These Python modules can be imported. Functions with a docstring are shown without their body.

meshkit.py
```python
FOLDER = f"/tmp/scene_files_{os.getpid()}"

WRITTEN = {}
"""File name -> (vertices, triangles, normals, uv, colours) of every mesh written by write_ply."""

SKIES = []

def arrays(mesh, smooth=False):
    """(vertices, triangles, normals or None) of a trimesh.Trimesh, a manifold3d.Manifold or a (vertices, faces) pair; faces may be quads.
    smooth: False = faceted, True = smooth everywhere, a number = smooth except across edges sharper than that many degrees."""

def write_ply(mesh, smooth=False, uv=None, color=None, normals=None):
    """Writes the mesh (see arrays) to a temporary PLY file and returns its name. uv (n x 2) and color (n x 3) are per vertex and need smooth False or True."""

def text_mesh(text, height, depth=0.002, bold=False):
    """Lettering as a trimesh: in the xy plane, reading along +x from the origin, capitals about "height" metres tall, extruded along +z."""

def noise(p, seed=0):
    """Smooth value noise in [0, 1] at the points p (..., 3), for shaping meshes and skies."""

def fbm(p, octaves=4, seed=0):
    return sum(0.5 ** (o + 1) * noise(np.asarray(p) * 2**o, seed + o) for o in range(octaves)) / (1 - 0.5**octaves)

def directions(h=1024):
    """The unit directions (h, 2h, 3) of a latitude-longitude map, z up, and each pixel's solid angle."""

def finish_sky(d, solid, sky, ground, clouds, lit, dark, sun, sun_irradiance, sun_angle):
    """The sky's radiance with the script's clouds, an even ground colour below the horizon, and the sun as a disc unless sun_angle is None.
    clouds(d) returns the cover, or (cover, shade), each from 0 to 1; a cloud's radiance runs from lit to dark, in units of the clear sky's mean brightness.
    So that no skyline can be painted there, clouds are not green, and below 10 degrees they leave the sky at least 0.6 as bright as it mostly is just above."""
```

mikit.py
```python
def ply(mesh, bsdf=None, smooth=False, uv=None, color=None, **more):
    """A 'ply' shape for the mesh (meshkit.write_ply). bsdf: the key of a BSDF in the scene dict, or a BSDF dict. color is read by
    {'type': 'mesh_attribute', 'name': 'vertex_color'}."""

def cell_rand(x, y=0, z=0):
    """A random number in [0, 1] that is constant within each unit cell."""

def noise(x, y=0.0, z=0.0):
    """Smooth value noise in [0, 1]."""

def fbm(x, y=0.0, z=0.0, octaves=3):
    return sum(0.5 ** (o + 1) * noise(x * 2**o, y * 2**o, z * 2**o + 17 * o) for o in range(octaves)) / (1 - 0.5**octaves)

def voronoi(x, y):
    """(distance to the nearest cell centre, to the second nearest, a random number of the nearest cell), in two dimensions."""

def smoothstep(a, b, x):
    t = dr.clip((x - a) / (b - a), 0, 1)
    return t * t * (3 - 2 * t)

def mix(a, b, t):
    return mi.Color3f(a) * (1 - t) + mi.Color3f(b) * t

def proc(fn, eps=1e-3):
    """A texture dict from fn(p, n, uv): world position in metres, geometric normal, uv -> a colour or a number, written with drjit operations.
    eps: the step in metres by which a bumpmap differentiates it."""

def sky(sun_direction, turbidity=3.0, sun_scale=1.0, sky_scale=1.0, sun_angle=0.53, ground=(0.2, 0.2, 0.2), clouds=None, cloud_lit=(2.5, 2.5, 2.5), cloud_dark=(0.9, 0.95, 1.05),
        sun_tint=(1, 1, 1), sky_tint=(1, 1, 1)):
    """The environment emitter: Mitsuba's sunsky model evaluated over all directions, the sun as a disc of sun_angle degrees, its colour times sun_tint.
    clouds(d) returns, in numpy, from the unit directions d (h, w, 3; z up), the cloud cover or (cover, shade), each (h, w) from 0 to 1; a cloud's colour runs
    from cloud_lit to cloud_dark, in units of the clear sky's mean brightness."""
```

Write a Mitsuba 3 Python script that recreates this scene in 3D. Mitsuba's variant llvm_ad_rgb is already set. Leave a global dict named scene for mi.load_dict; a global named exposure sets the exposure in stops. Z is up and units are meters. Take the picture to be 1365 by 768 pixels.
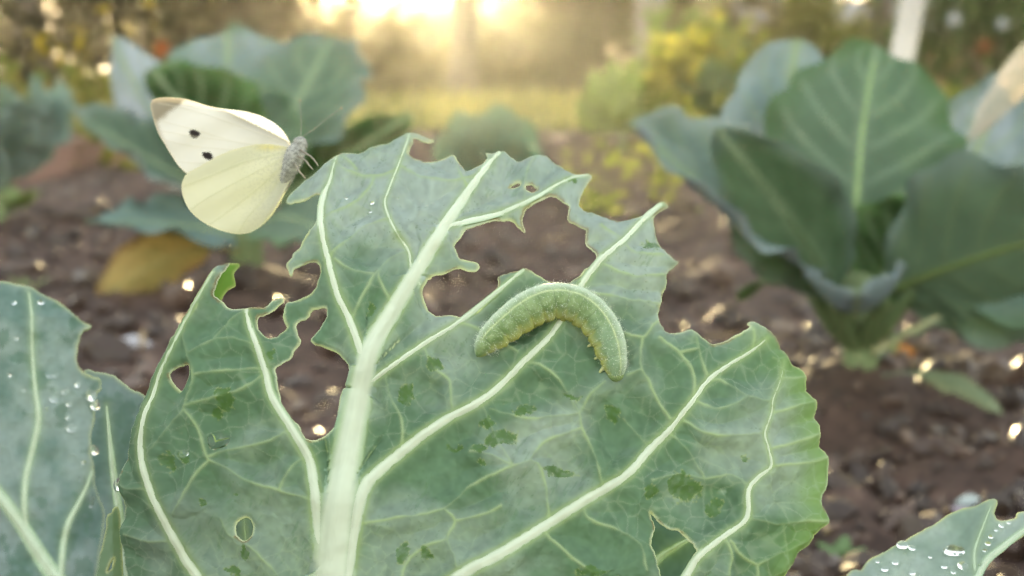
import math, random
import numpy as np
import trimesh, shapely
from shapely.geometry import Polygon
from scipy.spatial import Delaunay, cKDTree
import mitsuba as mi
import mikit, meshkit

T = mi.ScalarTransform4f
# ---------------------------------------------------------------- camera, sky, exposure
CAM = np.array([0.0, 0.0, 0.17])
FOV, PITCH = 40.0, math.radians(8.6)
FOCUS = 0.203
FWD = np.array([0, math.cos(PITCH), -math.sin(PITCH)])
UPV = np.array([0, math.sin(PITCH), math.cos(PITCH)])
RGT = np.array([1.0, 0, 0])
K = math.tan(math.radians(FOV / 2)) / 682.5
scene, labels = {}, {}
scene['camera'] = dict(type='thinlens', fov=FOV, aperture_radius=0.00098, focus_distance=FOCUS, near_clip=0.02, far_clip=400.0,
                       to_world=T().look_at(origin=CAM.tolist(), target=(CAM + FWD).tolist(), up=[0, 0, 1]))
SUN_AZ, SUN_EL = math.radians(-4.3), math.radians(3.9)
SUN = np.array([math.sin(SUN_AZ) * math.cos(SUN_EL), math.cos(SUN_AZ) * math.cos(SUN_EL), math.sin(SUN_EL)])


def thin_cloud(d):
    n = meshkit.fbm(d * [3, 3, 8] + 5, 4, 11)
    low = np.exp(-np.clip(d[..., 2], 0, 1) / 0.07)
    cover = np.clip(0.25 + 0.9 * (n - 0.35), 0.15, 0.75) * (1 - low) + 0.85 * low
    return cover, 0.25 * (1 - low)


scene['sky'] = mikit.sky(SUN.tolist(), turbidity=2.5, sun_scale=1.0, sky_scale=1.0, sun_angle=0.8, sun_tint=(0.95, 1.8, 8.6), clouds=thin_cloud,
                         cloud_lit=(2.3, 2.2, 2.0), cloud_dark=(1.0, 1.05, 1.15), ground=(0.12, 0.11, 0.08), sky_tint=(1.0, 1.0, 1.0))
exposure = 5.55


def at(x, y, d):
    """The point that stands d metres in front of the camera where the photograph shows pixel (x, y) (1365 x 768)."""
    x, y, d = np.broadcast_arrays(np.asarray(x, float), np.asarray(y, float), np.asarray(d, float))
    return CAM + d[..., None] * FWD + ((x - 682.5) * K * d)[..., None] * RGT + ((384 - y) * K * d)[..., None] * UPV


def on_ground(x, y, z=0.0):
    r = at(x, y, 1.0) - CAM
    return CAM + r * ((z - CAM[2]) / r[..., 2:3])


# mist added for the sun glow: one closed box that scatters light forward
scene['mist'] = dict(type='homogeneous', albedo={'type': 'rgb', 'value': [0.96, 0.96, 0.95]}, sigma_t={'type': 'rgb', 'value': [0.0025, 0.0025, 0.0025]}, phase={'type': 'hg', 'g': 0.75})
scene['haze'] = dict(type='cube', to_world=T().translate([0, 0, 4.0]).scale([95, 95, 5.6]), bsdf={'type': 'null'}, interior={'type': 'ref', 'id': 'mist'})
labels['haze'] = {'label': 'thin mist added for a glow round the sun, filling the whole garden', 'category': 'mist', 'kind': 'stuff'}
scene['camera']['medium'] = {'type': 'ref', 'id': 'mist'}

# ---------------------------------------------------------------- materials
VC = {'type': 'mesh_attribute', 'name': 'vertex_color'}
N, F = mikit.noise, mikit.fbm
scene['leaf_skin'] = {'type': 'bumpmap', 'scale': 0.00012,
                      'arbitrary': mikit.proc(lambda p, n, uv: F(p.x * 2600, p.y * 2600, p.z * 2600, 3) + 0.8 * N(p.x * 900, p.y * 900, p.z * 900), 0.00008),
                      'bsdf': {'type': 'principledthin', 'base_color': VC, 'roughness': 0.38, 'eta': 1.38, 'diff_trans': 0.75}}
scene['far_leaf_skin'] = {'type': 'principledthin', 'base_color': VC, 'roughness': 0.5, 'eta': 1.27, 'diff_trans': 0.7}
scene['foliage'] = {'type': 'principledthin', 'base_color': VC, 'roughness': 0.5, 'eta': 1.4, 'diff_trans': 1.0}
scene['vein_skin'] = {'type': 'twosided', 'bsdf': {'type': 'principled', 'base_color': VC, 'roughness': 0.75, 'specular': 0.18}}
scene['matte'] = {'type': 'twosided', 'bsdf': {'type': 'principled', 'base_color': VC, 'roughness': 0.8, 'specular': 0.25}}
scene['grit'] = {'type': 'twosided', 'bsdf': {'type': 'principled', 'base_color': VC, 'roughness': 0.4, 'specular': 0.45}}
scene['worm_skin'] = {'type': 'twosided', 'bsdf': {'type': 'principled', 'base_color': VC, 'roughness': 0.5, 'specular': 0.4, 'sheen': 0.6}}
scene['wing_skin'] = {'type': 'principledthin', 'base_color': VC, 'roughness': 0.6, 'eta': 1.3, 'diff_trans': 0.36}
scene['hair_white'] = {'type': 'twosided', 'bsdf': {'type': 'principled', 'base_color': {'type': 'rgb', 'value': [0.75, 0.78, 0.7]}, 'roughness': 0.4}}
scene['hair_grey'] = {'type': 'twosided', 'bsdf': {'type': 'principled', 'base_color': {'type': 'rgb', 'value': [0.40, 0.40, 0.37]}, 'roughness': 0.5}}
scene['water'] = {'type': 'dielectric', 'int_ior': 1.33}


def soil_colour(p, n, uv):
    a = F(p.x * 30, p.y * 30, p.z * 30, 4)
    b = F(p.x * 240 + 3, p.y * 240, p.z * 240, 3)
    c = mikit.mix([0.034, 0.0195, 0.0145], [0.105, 0.062, 0.046], mikit.smoothstep(0.3, 0.75, a * 0.6 + b * 0.4))
    return mikit.mix(c, mi.Color3f(0.18, 0.125, 0.095), mikit.smoothstep(0.72, 0.85, b))


scene['soil_skin'] = {'type': 'bumpmap', 'scale': 0.0015, 'arbitrary': mikit.proc(lambda p, n, uv: F(p.x * 260, p.y * 260, p.z * 260, 3), 0.0006),
                      'bsdf': {'type': 'principled', 'base_color': mikit.proc(soil_colour), 'roughness': 0.75, 'specular': 0.35}}
scene['lawn_skin'] = {'type': 'twosided', 'bsdf': {'type': 'principled', 'roughness': 0.9, 'specular': 0.1,
                      'base_color': mikit.proc(lambda p, n, uv: mikit.mix([0.10, 0.115, 0.03], [0.24, 0.21, 0.08], F(p.x * 2.2, p.y * 2.2, 0, 4)))}}


# ---------------------------------------------------------------- helpers
COUNT = {}


def numbered(name):
    k = COUNT.get(name, 0)
    COUNT[name] = k + 1
    return name if k == 0 else f'{name}_{k:03d}'


def thing(name, label, cat, group=None, kind=None):
    key = numbered(name)
    labels[key] = {'label': label, 'category': cat}
    if group:
        labels[key]['group'] = group
    if kind:
        labels[key]['kind'] = kind
    return key


def put(parent, name, shape, label=None, kind=None):
    key = numbered(f'{parent}__{name}') if parent else numbered(name)
    scene[key] = shape
    if label or kind:
        labels[key] = {}
        if label:
            labels[key]['label'] = label
        if kind:
            labels[key]['kind'] = kind
    return key


def nz(a):
    return a / np.maximum(np.linalg.norm(a, axis=-1, keepdims=True), 1e-12)


def spline(pts, step=2.0, closed=False):
    """Catmull-Rom through the rows of pts (any columns), resampled about every step (measured in the first two or three columns)."""
    p = np.asarray(pts, float)
    n = len(p)
    idx = range(n if closed else n - 1)
    out = []
    for i in idx:
        if closed:
            a, b, c, d = p[(i - 1) % n], p[i], p[(i + 1) % n], p[(i + 2) % n]
        else:
            a, b, c, d = p[max(i - 1, 0)], p[i], p[i + 1], p[min(i + 2, n - 1)]
        m = max(2, int(math.ceil(np.linalg.norm((c - b)[:2]) / step)))
        t = (np.arange(m) / m)[:, None]
        out.append(0.5 * (2 * b + (c - a) * t + (2 * a - 5 * b + 4 * c - d) * t ** 2 + (3 * b - a - 3 * c + d) * t ** 3))
    if not closed:
        out.append(p[-1:])
    return np.vstack(out)


def n2(xy, scale, seed=0, octaves=3):
    q = np.zeros((len(xy), 3))
    q[:, :2] = np.asarray(xy) * scale
    return meshkit.fbm(q, octaves, seed)


def lerp(a, b, t):
    t = np.asarray(t)[..., None]
    return np.asarray(a) * (1 - t) + np.asarray(b) * t


def sstep(a, b, x):
    t = np.clip((x - a) / (b - a), 0, 1)
    return t * t * (3 - 2 * t)


def fan_normals(S, xy):
    e = 1.0
    a = S(xy + [e, 0]) - S(xy - [e, 0])
    b = S(xy + [0, e]) - S(xy - [0, e])
    n = nz(np.cross(b, a))
    flip = (n * (CAM - S(xy))).sum(-1) < 0
    n[flip] *= -1
    return n


def sheet(outline, holes, S, res, thick, colour, disp=None, jag=0.5, seed=1, rim_colour=(0.5, 0.55, 0.3), smooth_outline=True):
    """A leaf or wing: a thin closed shell whose outline and holes are given in the leaf's own flat coordinates and laid on the surface S (n x 2 -> n x 3).
    Returns (mesh, colours)."""
    rings = []
    for k, ring in enumerate([outline] + list(holes)):
        r = spline(ring, res * 0.6, True) if smooth_outline else np.asarray(ring, float)
        if jag:
            r = r + jag * 2 * (np.stack([n2(r, 0.35, seed + k), n2(r + 50, 0.35, seed + k + 7)], 1) - 0.5) + jag * 3 * (np.stack([n2(r, 0.09, seed + k), n2(r + 50, 0.09, seed + k + 7)], 1) - 0.5)
        rings.append(r)
    poly = Polygon(rings[0]).buffer(0)
    for r in rings[1:]:
        poly = poly.difference(Polygon(r).buffer(0))
    if poly.geom_type != 'Polygon':
        poly = max(poly.geoms, key=lambda g: g.area)
    poly = poly.simplify(res * 0.08)
    bd = []
    for r in [poly.exterior] + list(poly.interiors):
        m = max(8, int(r.length / (res * 0.6)))
        bd += [r.interpolate(t, normalized=True).coords[0] for t in np.arange(m) / m]
    bd = np.array(bd)
    x0, y0, x1, y1 = poly.bounds
    gx, gy = np.meshgrid(np.arange(x0, x1, res), np.arange(y0, y1, res * 0.866))
    gx = gx + (np.arange(gx.shape[0]) % 2)[:, None] * res / 2
    g = np.stack([gx.ravel(), gy.ravel()], 1) + np.random.default_rng(seed).uniform(-0.12, 0.12, (gx.size, 2)) * res
    g = g[shapely.contains_xy(poly, g[:, 0], g[:, 1])]
    dist, _ = cKDTree(bd).query(g)
    g = g[dist > res * 0.55]
    xy = np.vstack([bd, g])
    tri = Delaunay(xy).simplices
    c = xy[tri].mean(1)
    tri = tri[shapely.contains_xy(poly, c[:, 0], c[:, 1])]
    a = xy[tri]
    area = (a[:, 1, 0] - a[:, 0, 0]) * (a[:, 2, 1] - a[:, 0, 1]) - (a[:, 1, 1] - a[:, 0, 1]) * (a[:, 2, 0] - a[:, 0, 0])
    tri = tri[np.abs(area) > 1e-7]
    area = area[np.abs(area) > 1e-7]
    tri[area < 0] = tri[area < 0][:, ::-1]
    dedge, _ = cKDTree(bd).query(xy)
    base, nrm = S(xy), fan_normals(S, xy)
    h = disp(xy, dedge) if disp is not None else np.zeros(len(xy))
    front = base + nrm * h[:, None]
    # which way do the triangles turn?
    fn = np.cross(front[tri[:, 1]] - front[tri[:, 0]], front[tri[:, 2]] - front[tri[:, 0]])
    if (fn * nrm[tri[:, 0]]).sum() < 0:
        tri = tri[:, ::-1]
    # taper the thickness to the rim so that edges are crisp but not boxy
    back = front - nrm * thick
    col = np.clip(colour(xy, dedge), 0.005, 0.95)
    n = len(xy)
    e = np.vstack([tri[:, [0, 1]], tri[:, [1, 2]], tri[:, [2, 0]]])
    code = np.sort(e, 1)
    key = code[:, 0] * n + code[:, 1]
    _, inv, cnt = np.unique(key, return_inverse=True, return_counts=True)
    rim = e[cnt[inv] == 1]
    used = np.unique(rim)
    remap = -np.ones(n, int)
    remap[used] = np.arange(len(used))
    out2 = np.zeros((n, 3))
    cen = base.mean(0)
    tang = nz(front[rim[:, 1]] - front[rim[:, 0]])
    side = np.cross(tang, nrm[rim[:, 0]])
    np.add.at(out2, rim[:, 0], side)
    np.add.at(out2, rim[:, 1], side)
    out2 = nz(out2[used])
    m = len(used)
    r0, r1, r2 = front[used], (front[used] + back[used]) / 2 + out2 * thick * 0.45, back[used]
    V = np.vstack([front, back, r0, r1, r2])
    ra, rb = remap[rim[:, 0]], remap[rim[:, 1]]
    o = 2 * n
    faces = [tri, tri[:, ::-1] + n]
    for s in range(2):
        A, B, C, D = o + s * m + ra, o + s * m + rb, o + (s + 1) * m + rb, o + (s + 1) * m + ra
        faces += [np.stack([B, A, D], 1), np.stack([B, D, C], 1)]
    rc = np.tile(np.asarray(rim_colour, float), (m, 1))
    cols = np.vstack([col, col * [0.9, 1.0, 0.8], lerp(col[used], rc, np.full(m, 0.6)), rc, rc])
    return (V, np.vstack(faces)), cols, (xy, front, nrm, poly)


def lerp1(x, xs, ys):
    return np.interp(x, xs, ys)


def ridge(pts, S, h_ratio, col_mid, col_edge, lift=0.0, sections=15, step=2.0, sink=0.00003, scale=None, disp=None):
    """A raised vein along pts (x, y, full width in leaf units): a tapered swell with a soft foot, laid on S."""
    p = spline(pts, step)
    p[:, 2] = np.maximum(p[:, 2], 0.5)
    tan = nz(np.gradient(p[:, :2], axis=0))
    per = np.stack([-tan[:, 1], tan[:, 0]], 1)
    t = np.linspace(-1.35, 1.35, sections)
    xy = p[:, None, :2] + per[:, None] * (t[None, :, None] * p[:, None, 2:3] / 2)
    flat = xy.reshape(-1, 2)
    base, nrm = S(flat), fan_normals(S, flat)
    if disp is not None:
        base = base + nrm * disp(flat)[:, None]
    unit = scale
    prof = np.exp(-np.abs(t / 0.62) ** 2.1)
    wob = 1 + 0.05 * (n2(p[:, :2], 0.05, 5) - 0.5)
    h = (p[:, 2:3] * unit * h_ratio * wob[:, None]) * (prof[None] - prof[0]) - sink
    ends = np.minimum(1, np.minimum(np.arange(len(p)), np.arange(len(p))[::-1]) / 4.0)[:, None]
    h = h * ends - sink * (1 - ends)
    V = base + nrm * h.reshape(-1)[:, None]
    m, s = len(p), sections
    i, j = np.meshgrid(np.arange(m - 1), np.arange(s - 1), indexing='ij')
    q = np.stack([i * s + j, i * s + j + 1, (i + 1) * s + j + 1, (i + 1) * s + j], -1).reshape(-1, 4)
    f = np.vstack([q[:, [0, 1, 2]], q[:, [0, 2, 3]]])
    fn = np.cross(V[f[:, 1]] - V[f[:, 0]], V[f[:, 2]] - V[f[:, 0]])
    if (fn * nrm[f[:, 0]]).sum() < 0:
        f = f[:, ::-1]
    w = sstep(1.12, 0.52, np.abs(t))[None, :] * np.ones((m, 1))
    sl = np.repeat(np.arange(m) * step, s)
    streak = 0.05 * (n2(np.stack([np.tile(t, m) * 4.5, sl * 0.012], 1), 1.0, 3) - 0.5)
    w = w * np.clip(p[:, 2:3] / 7.0, 0.5, 1)
    ce = col_edge(flat) if callable(col_edge) else np.asarray(col_edge)
    col = lerp(ce, np.asarray(col_mid), w.reshape(-1)) * (1 + streak)[:, None]
    return (V, f), np.clip(col, 0.01, 0.95)


def tube(points, radii, sides=10, cap=True):
    p = np.asarray(points, float)
    r = np.broadcast_to(np.asarray(radii, float), (len(p),))
    t = nz(np.gradient(p, axis=0))
    a = np.cross(t[0], [0.3, 0.2, 0.93])
    a = nz(a)
    A = []
    for k in range(len(p)):
        a = nz(a - t[k] * (a @ t[k]))
        A.append(a)
    A = np.array(A)
    B = np.cross(t, A)
    ang = np.arange(sides) * 2 * np.pi / sides
    v = p[:, None] + r[:, None, None] * (np.cos(ang)[None, :, None] * A[:, None] + np.sin(ang)[None, :, None] * B[:, None])
    i, j = np.meshgrid(np.arange(len(p) - 1), np.arange(sides), indexing='ij')
    q = np.stack([i * sides + j, i * sides + (j + 1) % sides, (i + 1) * sides + (j + 1) % sides, (i + 1) * sides + j], -1).reshape(-1, 4)
    f = np.vstack([q[:, [0, 1, 2]], q[:, [0, 2, 3]]])
    v = v.reshape(-1, 3)
    if cap:
        n = len(v)
        v = np.vstack([v, p[:1] - t[:1] * r[0] * 0.3, p[-1:] + t[-1:] * r[-1] * 0.3])
        k = np.arange(sides)
        f = np.vstack([f, np.stack([(k + 1) % sides, k, k * 0 + n], 1), np.stack([n - sides + k, n - sides + (k + 1) % sides, k * 0 + n + 1], 1)])
    return v, f


def join(meshes):
    V, Fc, o = [], [], 0
    for v, f in meshes:
        V.append(v)
        Fc.append(np.asarray(f) + o)
        o += len(v)
    return np.vstack(V), np.vstack(Fc)


def flat_colour(mesh, c, var=0.0, seed=0, freq=60):
    v = mesh[0]
    out = np.tile(np.asarray(c, float), (len(v), 1))
    if var:
        out *= (1 + var * 2 * (meshkit.fbm(v * freq, 3, seed) - 0.5))[:, None]
    return np.clip(out, 0.003, 0.95)


def P(mesh, bsdf, col, smooth=True):
    return mikit.ply(mesh, bsdf, smooth=smooth, color=col)


# ---------------------------------------------------------------- ground
ROOTS = [tuple(on_ground(np.float64(a), np.float64(b))[:2]) for a, b in ((1140, 510), (330, 375))]  # level soil round the two big plants


def terrain(x, y):
    q = np.stack([x, y, 0 * x], -1)
    near = sstep(4.6, 3.6, y)
    clod = meshkit.fbm(q * 14, 4, 3) - 0.5
    big = meshkit.fbm(q * 3.1 + 4, 3, 9) - 0.5
    fine = np.abs(meshkit.fbm(q * 55, 3, 21) - 0.5)
    plants = sum(np.exp(-((x - a) ** 2 + (y - b) ** 2) / 0.05 ** 2) for a, b in ROOTS)
    near = near * (1 - np.clip(plants, 0, 1))
    return 0.012 * np.clip(plants, 0, 1) + near * (0.035 * clod + 0.04 * big + 0.014 * fine) - 0.012 + 0.012 * (1 - near) + 0.03 * (1 - near) * (meshkit.fbm(q * 0.25, 2, 5) - 0.5)


def ground_sheet(xs, ys, dz=0.0):
    X, Y = np.meshgrid(xs, ys)
    Z = terrain(X, Y) + dz
    V = np.stack([X, Y, Z], -1).reshape(-1, 3)
    w = len(xs)
    i, j = np.meshgrid(np.arange(len(ys) - 1), np.arange(w - 1), indexing='ij')
    q = np.stack([i * w + j, i * w + j + 1, (i + 1) * w + j + 1, (i + 1) * w + j], -1).reshape(-1, 4)
    return V, np.vstack([q[:, [0, 1, 2]], q[:, [0, 2, 3]]])


ys = np.concatenate([np.linspace(-2.0, 0.25, 20)[:-1], np.geomspace(0.25, 4.8, 560)])
xs = np.concatenate([-np.geomspace(0.7, 5, 50)[::-1], np.linspace(-0.7, 0.7, 300)[1:-1], np.geomspace(0.7, 5, 50)])
put('', 'soil', mikit.ply(ground_sheet(xs, ys), 'soil_skin', smooth=True))
labels['soil'] = {'label': 'dark brown garden soil with crumbs and wood chips', 'category': 'soil', 'kind': 'structure'}
lawn = ground_sheet(np.linspace(-92, 92, 90), np.concatenate([np.linspace(4.5, 20, 60), np.geomspace(21, 92, 30)]), 0.004)
put('', 'ground', mikit.ply(lawn, 'lawn_skin', smooth=True))
labels['ground'] = {'label': 'sunlit dry lawn beyond the vegetable bed', 'category': 'lawn', 'kind': 'structure'}
rng = np.random.default_rng(7)


def blades(n, xr, yr, h, w, seed, c0, c1):
    r = np.random.default_rng(seed)
    x, y = r.uniform(*xr, n), yr[0] + (yr[1] - yr[0]) * r.random(n) ** 1.4
    z = terrain(x, y)
    b = np.stack([x, y, z], 1)
    a = r.uniform(0, 2 * np.pi, n)
    d = np.stack([np.cos(a), np.sin(a), 0 * a], 1)
    hh = h * r.uniform(0.5, 1.3, n)[:, None]
    lean = nz(r.normal(size=(n, 3)))
    mid = b + hh * 0.6 * np.array([0, 0, 1]) + lean * hh * 0.15
    tip = b + hh * np.array([0, 0, 1]) + lean * hh * 0.5
    V = np.stack([b - d * w, b + d * w, mid - d * w * 0.7, mid + d * w * 0.7, tip], 1).reshape(-1, 3)
    k = np.arange(n)[:, None] * 5
    f = np.vstack([k + [0, 1, 3], k + [0, 3, 2], k + [2, 3, 4]])
    col = np.repeat(lerp(c0, c1, r.random(n)), 5, 0)
    return (V, f), col


m, c = blades(26000, (-7, 8), (4.5, 12), 0.08, 0.004, 31, [0.24, 0.26, 0.06], [0.58, 0.52, 0.22])  # blade colours raised so the strip looks sunlit
put('', 'grass', P(m, 'foliage', c, False))
labels['grass'] = {'label': 'short grass paled to carry the sunlight along the far side of the bed', 'category': 'grass', 'kind': 'stuff'}


def chip_cloud(n, seed, region, size, cols, zlift=0.3):
    """Irregular crumbs, half sunk in the soil; one mesh."""
    r = np.random.default_rng(seed)
    x, y = region(r, n)
    s = size[0] * (size[1] / size[0]) ** (r.random(n) ** 2.2)
    base = trimesh.creation.icosphere(subdivisions=1)
    bv, bf = np.array(base.vertices), np.array(base.faces)
    nv = len(bv)
    sc = np.stack([r.uniform(0.7, 1.6, n), r.uniform(0.5, 1.0, n), r.uniform(0.35, 0.8, n)], 1) * s[:, None]
    q = r.normal(size=(n, 4))
    q /= np.linalg.norm(q, axis=1, keepdims=True)
    w_, x_, y_, z_ = q.T
    R = np.stack([1 - 2 * (y_**2 + z_**2), 2 * (x_*y_ - z_*w_), 2 * (x_*z_ + y_*w_), 2 * (x_*y_ + z_*w_), 1 - 2 * (x_**2 + z_**2), 2 * (y_*z_ - x_*w_),
                  2 * (x_*z_ - y_*w_), 2 * (y_*z_ + x_*w_), 1 - 2 * (x_**2 + y_**2)], 1).reshape(n, 3, 3)
    jit = bv[None] * (1 + 0.35 * (r.random((n, nv, 1)) - 0.5))
    V = np.einsum('nij,nvj->nvi', R, jit * sc[:, None]) + np.stack([x, y, terrain(x, y) + s * zlift], 1)[:, None]
    f = (bf[None] + (np.arange(n) * nv)[:, None, None]).reshape(-1, 3)
    ci = r.choice(len(cols), n, p=[k[1] for k in cols])
    col = np.array([k[0] for k in cols])[ci] * r.uniform(0.7, 1.3, (n, 1))
    return (V.reshape(-1, 3), f), np.repeat(col, nv, 0)


def bed_region(r, n):
    y = 0.32 * (4.2 / 0.32) ** r.random(n)
    return r.uniform(-0.55, 0.55, n) * (y + 0.25) * 1.0, y


m, c = chip_cloud(9000, 5, bed_region, (0.0025, 0.014), [([0.046, 0.028, 0.021], .62), ([0.095, 0.060, 0.045], .28), ([0.14, 0.095, 0.068], .08), ([0.18, 0.155, 0.14], .02)])
put('', 'soil_crumbs', P(m, 'grit', c, False))
labels['soil_crumbs'] = {'label': 'loose soil crumbs, bark chips and grit lying on the bed', 'category': 'soil crumbs', 'kind': 'stuff'}

rs = np.random.default_rng(44)
bits = []
for k in range(150):
    x, y = bed_region(rs, 1)
    z = terrain(x, y)[0] + .006
    a, L = rs.uniform(0, math.pi), rs.uniform(.015, .06)
    d = np.array([math.cos(a), math.sin(a), rs.uniform(-.15, .25)]) * L / 2
    c0 = np.array([x[0], y[0], z])
    bits.append(tube(np.array([c0 - d, c0 + [0, 0, L * .05], c0 + d]), rs.uniform(.0006, .0018), 5))
m = join(bits)
put('', 'straw', P(m, 'matte', flat_colour(m, [0.26, 0.19, 0.11], .5, 4, 20), False))
labels['straw'] = {'label': 'scattered bits of straw and thin dry stalks on the soil', 'category': 'straw', 'kind': 'stuff'}

# ---------------------------------------------------------------- foreground cabbage plant
PXM = K * 0.2  # metres per photograph pixel at the main leaf

fg = thing('cabbage_plant', 'close-up cabbage plant whose big chewed leaf carries the green caterpillar', 'cabbage')


def main_depth(x, y):
    v, u = (480 - y) * PXM, (x - 560) * PXM
    d = 0.2 + 0.42 * v + 30.0 * np.maximum(v - 0.010, 0) ** 2 + 2.2 * v * v
    d = d + np.where(u > 0, 2.4, 4.5) * u * u + 40 * np.maximum(0, -u - 0.031) ** 2 + 14 * np.maximum(0, u - 0.045) ** 2
    return d


def smooth_bumps(xy):
    return 0.0042 * (n2(xy, 1 / 95.0, 41, 2) - 0.5) + (0.0008 + 0.0026 * sstep(400, 270, xy[:, 1])) * (n2(xy, 1 / 38.0, 42, 2) - 0.5)


def S_main(xy):
    xy = np.asarray(xy, float)
    return at(xy[:, 0], xy[:, 1], main_depth(xy[:, 0], xy[:, 1]) + smooth_bumps(xy))


MAIN_OUT = [(379, 259), (389, 244), (406, 227), (430, 213), (450, 203), (470, 196), (494, 184), (518, 179), (541, 176), (558, 173), (572, 174), (579, 177), (570, 179), (553, 180),
    (548, 190), (545, 203), (562, 205), (585, 205), (599, 204), (606, 206), (609, 212), (619, 219), (629, 222), (641, 217), (650, 210), (648, 201), (654, 203), (663, 202), (672, 199), (680, 203),
    (694, 206), (711, 205), (729, 201), (738, 205), (750, 210), (755, 218), (761, 227), (770, 230), (788, 231), (785, 239), (778, 249), (777, 257), (778, 264), (788, 272), (809, 280), (829, 286),
    (849, 287), (860, 282), (871, 275), (883, 267), (891, 273), (880, 280), (871, 287), (871, 297), (880, 314), (883, 324), (890, 335), (909, 346), (900, 355), (888, 365), (891, 375), (887, 392),
    (880, 409), (879, 423), (882, 431), (893, 438), (905, 441), (920, 438), (930, 443), (946, 453), (957, 456), (973, 453), (985, 448), (996, 441), (1003, 435), (1000, 431), (1007, 429),
    (1022, 435), (1037, 450), (1047, 463), (1057, 480), (1073, 492), (1077, 508), (1084, 525), (1091, 535), (1093, 549), (1098, 564), (1096, 579), (1101, 598), (1106, 610), (1107, 623),
    (1110, 638), (1105, 657), (1104, 674), (1108, 694), (1100, 704), (1088, 721), (1071, 735), (1066, 748), (1056, 755), (1052, 772), (1035, 800), (980, 835), (860, 865), (700, 875), (560, 880),
    (480, 900), (420, 900), (330, 880), (230, 850), (165, 810), (156, 768), (152, 745), (151, 711), (154, 667), (151, 650), (157, 633), (157, 616), (166, 576), (179, 545), (191, 520), (197, 505),
    (210, 480), (230, 443), (250, 409), (267, 382), (284, 355), (300, 341), (297, 355), (288, 372), (281, 392), (291, 402), (305, 411), (325, 411), (338, 409), (352, 404), (362, 397),
    (371, 395), (369, 400), (355, 411), (344, 419), (342, 433), (349, 443), (359, 445), (371, 436), (380, 428), (377, 416), (377, 401), (386, 399), (399, 394), (410, 387), (420, 372), (425, 355),
    (420, 345), (410, 343), (398, 347), (388, 352), (383, 360), (379, 345), (389, 335), (398, 323), (411, 304), (421, 294), (427, 270), (428, 257), (410, 256), (395, 258)]
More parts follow.
